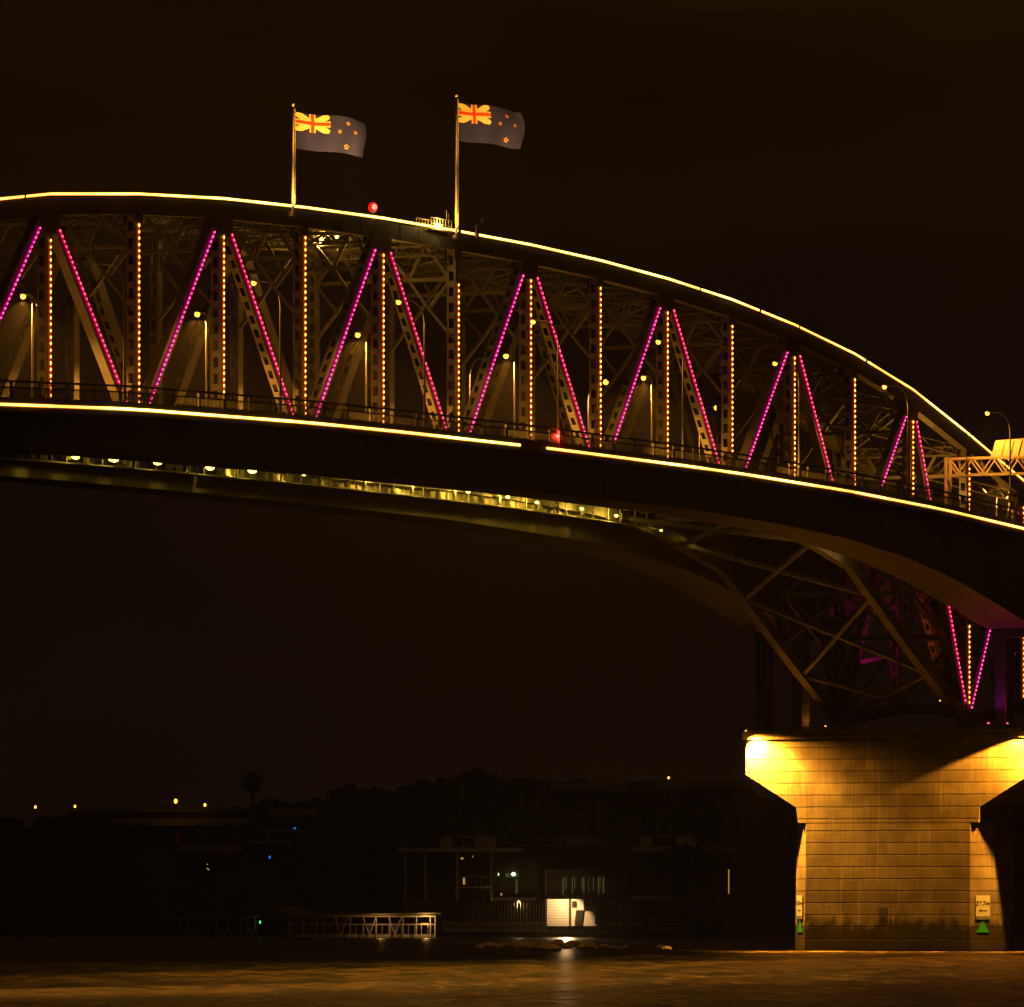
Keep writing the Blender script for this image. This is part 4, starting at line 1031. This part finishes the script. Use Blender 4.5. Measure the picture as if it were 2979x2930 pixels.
for x0 in (1637, 1641, 1646, 1665, 1672, 1694, 1699, 1713, 1727, 1741, 1746, 1755): bx(mb, x0, x0+rr.uniform(1.5, 4.5), 7.85, 7.95, 2549+rr.uniform(0, 4), 2604-rr.uniform(0, 25))
mb.build('lit_pane', emit('dim_green_pane', (.32, .36, .12), .12), B)
mb = MB(); bx(mb, 2119, 2122, .5, .8, 2529, 2600); mb.build('lit_column', emit('lit_edge', (1, .5, .08), .45), B)
# balustrade planter along the terrace
mb = MB(); bx(mb, 1430, 1560, 2, 2.5, 2611, 2621); bx(mb, 1825, 1960, 2, 2.5, 2605, 2618); mb.build('planter', 'render', B)
# letters on the roof
def letters(body, px, py, size, lab, m_='letter'):
    me = text_mesh(body, size, .08, 'LEFT'); me.materials.append(M[m_]); o = bpy.data.objects.new('roof_letters', me); COL.objects.link(o); o.parent = B
    o.matrix_local = Matrix(((1, 0, 0, MX(px)), (0, 0, -1, 7.5), (0, 1, 0, MZ(py)), (0, 0, 0, 1)))
letters('W', 1608, 2456.5, 1.7, ''); letters('arf', 1733, 2456.5, 1.85, '')
mb = MB()
for k in range(6): bx(mb, 1643, 1731, 7.0, 7.08, 2434+k*4, 2436.2+k*4)
for x0 in (1643, 1665, 1687, 1709, 1729): bx(mb, x0, x0+1.6, 6.9, 6.98, 2428, 2457)
mb.build('roof_screen', 'letter', B)

# palisade fence with floodlit wall behind
fe = cempty('palisade_fence', 0, DS-8); tag(fe, 'long fence of thin upright bars along the wharf edge, glowing beside the lit wall', 'fence')
DF = DS-8
mb = MB(); px = 1357.0
while px < 1975:
    if not (1588 < px < 1762): bx(mb, px, px+1.6, 0, .06, 2626, 2707, DF)
    px += 9.2
mb.build('bars', 'render', fe)
mb = MB(); bx(mb, 1290, 1590, -.02, .1, 2705, 2709, DF); bx(mb, 1760, 2010, -.02, .1, 2686, 2689, DF); bx(mb, 1290, 1590, -.02, -.005, 2686, 2687.5, DF); mb.build('rails', 'render', fe)
mb = MB(); px = 1290.0
while px < 1590: bx(mb, px, px+.7, .02, .05, 2680, 2704, DF); px += 2.4
mb.build('lower_mesh', 'render', fe)
lw = cempty('shed', 0, DS-5); tag(lw, 'brightly floodlit ribbed metal shed front on the wharf with dark doors', 'shed')
DF = DS-5
mb = MB(); bx(mb, 1588, 1740, 0, 3, 2616, 2694, DF)
px = 1592.0
while px < 1655: bx(mb, px, px+.9, -.04, -.005, 2619, 2693, DF); px += 4.4
mb.build('wall', 'white', lw)
mb = MB()
for k in range(9): bx(mb, 1592, 1655, -.075, -.045, 2624+k*8, 2624.8+k*8, DF)
mb.build('grid', 'darksteel', lw)
mb = MB()
bx(mb, 1586, 1592, -.3, -.08, 2614, 2700, DF); bx(mb, 1655, 1661, -.3, -.08, 2614, 2696, DF)
mb.prism([(1676, 2648), (1697, 2648), (1691, 2690), (1671, 2690)], lambda a, b: (MX(a, DF), -.35, MZ(b, DF)), lambda a, b: (MX(a, DF), -.1, MZ(b, DF)))
mb.build('door', 'darkwall', lw); mb = MB(); bx(mb, 1698, 1736, -.4, -.05, 2610, 2648, DF); mb.prism([(1735, 2646), (1756, 2646), (1754, 2688), (1730, 2688)], lambda a, b: (MX(a, DF), -.35, MZ(b, DF)), lambda a, b: (MX(a, DF), -.1, MZ(b, DF)))
bx(mb, 1664, 1676, -.3, -.1, 2622, 2640, DF); mb.build('door', 'darkwall', lw)
light('wall_lamp', 'SPOT', (MX(1650, DF), -3.2, MZ(2622, DF)), 1500, (1, .55, .2), lw, .15, target=(MX(1635, DF), 0, MZ(2668, DF)), cone=115)
light('rock_fill_spot', 'SPOT', (MX(1645, DF), -.5, MZ(2650, DF)), 20000, (1, .58, .24), lw, .5, target=(MX(1610, DF), -145, -2), cone=16, blend=.8)  # unseen spot added at the shed wall to brighten the rocks
r = cempty('wall_lamp', MX(1509), DS-7.6, MZ(2623)); tag(r, 'small round cream lamp at the top of the fence left of the lit shed', 'lamp')
mb = MB(); mb.ball((0, -.2, 0), .22, .15, .2); mb.build('lamp_glass', emit('cream_lamp', (1, .6, .25), 1.6), r, True); mb = MB(); mb.box(-.05, .05, -.1, .3, -.05, .05); mb.build('bracket', 'darksteel', r)
light('lamp_light', 'POINT', (0, -.6, -.3), 60, (1, .6, .25), r)
# quay deck under the fence
mb = MB(); mb.box(MX(1270), MX(2200), -10, 8, MZ(2716), MZ(2709.5)); o = mb.build('quay', 'concrete'); o.location = cw(0, DS); o.rotation_euler.z = ROT; tag(o, 'dark concrete quay edge below the fence and shed', 'quay')
# shore rocks
rr = random.Random(21)
RK = [(1400+k*23+rr.uniform(-6, 6), 2752+rr.uniform(-3, 5), rr.uniform(.35, .8)) for k in range(6)]+[(1510+k*8.5+rr.uniform(-4, 4), 2752+rr.uniform(-12, 8)*min(1, k/8), rr.uniform(.3, .8)) for k in range(26)]+[(1735+k*22, 2755+rr.uniform(-2, 4), rr.uniform(.25, .5)) for k in range(5)]+[(2015, 2722, .9), (1925, 2757, .6), (1940, 2761, .5)]
for px, py, R in RK:
    D = HC*FPX/(py+3-YH); mb = MB(); mb.ball((0, 0, 0), R*1.3, R, R*.62, 9, 6); mb.v = [(a*rr.uniform(.8, 1.15), b*rr.uniform(.8, 1.15), c*rr.uniform(.8, 1.15)) for a, b, c in mb.v]
    o = mb.build('shore_rock', 'rock'); o.location = cw(MX(px, D), D, .12); o.rotation_euler.z = rr.uniform(0, 6)
    tag(o, 'rough rock breaking the water in front of the quay', 'rock', 'rocks breaking the water before the quay')

# trees in front of right pavilion
for k, (px, ytop, R, lab) in enumerate(((1950, 2468, 2.6, 'small dark tree before the left part of the right hand pavilion roof'), (2012, 2452, 3.4, 'larger dark tree hiding the end of the right hand roof box'), (2090, 2470, 2.6, 'small dark tree at the right end of the pavilion roof'), (1870, 2640, 2.2, 'small tree standing before the right half of the fence'), (2060, 2660, 3.0, 'dark tree on the quay right of the fence'))):
    D = DS-9 if k > 2 else DS-3; hh = MZ(ytop, D)-2.2; r = cempty('quay_tree', MX(px, D), D, 2.2); tag(r, lab, 'tree', 'small trees on the quay')
    t = bpy.data.objects.new('trunk', tme); COL.objects.link(t); t.parent = r; t.scale = (.6, .6, max(.5, (hh-R)/4.2))
    c_ = bpy.data.objects.new('crown', cms[k % 4]); COL.objects.link(c_); c_.parent = r; c_.location = (0, 0, hh-R*.6); c_.scale = (R, R, R*.9)

# jetty shelter, walkway and gangways
DJ = 1050.0
J = cempty('jetty_shelter', 0, DJ); tag(J, 'long roofed jetty walkway on piles with white posts, lit at its landward end', 'jetty')
mb = MB(); bx(mb, 560, 1285, 0, 4, 2727, 2733, DJ); mb.build('deck', 'timber', J)
mb = MB(); f = lambda y: (lambda a, b: (MX(a, DJ), y, MZ(b, DJ)))
mb.prism([(940, 2660), (1282, 2655), (1282, 2660), (940, 2664)], f(-.6), f(4.6)); mb.build('roof', 'roofm', J)
mb = MB(); P_ = lambda a, b, y: (MX(a, DJ), y, MZ(b, DJ))
mb.poly([P_(845, 2667, -.8), P_(942, 2664, -.8), P_(872, 2636, 3), P_(780, 2635, 3)]); mb.poly([P_(780, 2635, 3.05), P_(872, 2636, 3.05), P_(942, 2664, 7), P_(845, 2667, 7)]); mb.poly([P_(845, 2668.5, -.8), P_(780, 2636.5, 3), P_(872, 2637.5, 3), P_(942, 2665.5, -.8)])
mb.build('gable_roof', 'roofm', J)
for px in (842, 881, 922, 941, 979, 1019, 1057, 1095, 1135, 1173, 1212, 1252, 1266):
    mb = MB(); bx(mb, px-1.4, px+1.4, -.1, .1, 2663, 2727, DJ); mb.build('post', 'render', J)
mb = MB(); bx(mb, 842, 1268, -.05, .05, 2688, 2691, DJ); bx(mb, 842, 1268, -.16, -.11, 2664, 2668, DJ)
for px in range(846, 1266, 19): bx(mb, px-.7, px+.7, -.04, .04, 2691, 2726, DJ)
mb.build('handrail', 'render', J)
mb = MB(); bx(mb, 846, 1264, .5, .56, 2718, 2727, DJ); mb.build('low_wall', 'white', J)
for px in (992, 1075, 1149):
    mb = MB(); mb.bar(P_(px, 2720, -.2), P_(px-20, 2665, -.2), .1, .12); mb.bar(P_(px, 2720, -.2), P_(px+20, 2665, -.2), .1, .12); mb.build('brace', 'render', J)
for px in (640, 700, 850, 930, 1014, 1092, 1170, 1240):
    mb = MB(); bx(mb, px-1.5, px+1.5, 1, 1.3, 2733, 2775, DJ); mb.build('pile', 'timber', J)
light('shelter_lamp', 'POINT', (MX(1240, DJ), -1.2, MZ(2674, DJ)), 150, (1, .5, .12), J, .1)
light('shelter_lamp', 'POINT', (MX(1110, DJ), -2.2, MZ(2674, DJ)), 90, (1, .45, .12), J, .1)
mb = MB(); bx(mb, 1222, 1252, .3, .6, 2664.5, 2668, DJ); bx(mb, 1225, 1247, .6, .7, 2686, 2690, DJ); mb.build('lamp_tube', emit('amber_tube', (1, .5, .08), 1.6), J)
mb = MB(); mb.ball((MX(757, DJ), -.4, MZ(2683, DJ)), .12, .1, .22); o = mb.build('signal_lamp', 'greenl', J)
for k, (x0, x1, lab) in enumerate(((522, 602, 'gangway frame furthest out along the jetty'), (607, 684, 'middle gangway frame of the jetty'), (700, 757, 'gangway frame next to the gabled jetty roof'))):
    r = cempty('gangway', MX((x0+x1)/2, DJ), DJ); tag(r, lab, 'gangway', 'gangway frames beside the jetty'); cx = (x0+x1)/2
    q = lambda a, b, y=0: (MX(a, DJ)-MX(cx, DJ), y, MZ(b, DJ))
    mb = MB(); mb.bar(q(x0, 2668), q(x1, 2666), .12, .14); mb.build('top_beam', 'render', r)
    for px in (x0, x0+(x1-x0)*.3, x0+(x1-x0)*.75):
        mb = MB(); mb.bar(q(px, 2668), q(px, 2700 if px > x0 else 2765), .1, .14); mb.build('hanger', 'render', r)
    mb = MB(); mb.bar(q(x0+12, 2728), q(x1-8, 2724), .2, .2); mb.bar(q(x0+12, 2702), q(x1-8, 2702), .1, .1)
    w4 = (x1-x0-20)/4
    for j in range(4): mb.bar(q(x0+12+w4*j, 2727 if j % 2 == 0 else 2703), q(x0+12+w4*(j+1), 2703 if j % 2 == 0 else 2727), .12, .14)
    mb.build('side_truss', 'render', r)
for k, (px, pt, lab) in enumerate(((54, 2672, 'lone dark mooring pile at the far left'), (146, 2670, 'mooring pile second from the left'), (307, 2668, 'thick mooring pile third from the left'), (468, 2672, 'mooring pile just left of the gangways'))):
    mb = MB(); h = MZ(pt, DJ); mb.tube([(0, 0, -1), (0, 0, h)], .35, 9); mb.tube([(0, 0, h-.8), (0, 0, h-.3)], .45, 9); r = cempty('mooring_pile', MX(px, DJ), DJ); r.name = 'mooring_pile'
    mb.build('pile', 'timber', r); mb = MB(); mb.tube([(.5, -.2, .5), (.5, -.2, h-.5)], .07, 6); mb.bar((0, -.2, h*.4), (.5, -.2, h*.4), .06, .06); mb.build('ladder_rail', 'galv', r); tag(r, lab, 'pile', 'mooring piles off the jetty')

# ------------------------------------------------------------------ night haze round the whole place
mb = MB(); c8 = [cw(a, b, z) for z in (-1.2, 92) for a, b in ((-900, -60), (900, -60), (900, 1750), (-900, 1750))]
mb.hexa(c8); hz = mb.build('haze', 'black'); hz.data.materials.clear()
m = bpy.data.materials.new('haze'); m.use_nodes = True; n = m.node_tree.nodes; n.remove(n['Principled BSDF'])
v = n.new('ShaderNodeVolumePrincipled'); v.inputs['Color'].default_value = (.9, .9, .9, 1); v.inputs['Density'].default_value = HAZE; v.inputs['Anisotropy'].default_value = .75
m.node_tree.links.new(v.outputs[0], n['Material Output'].inputs['Volume']); hz.data.materials.append(m); tag(hz, kind='stuff')
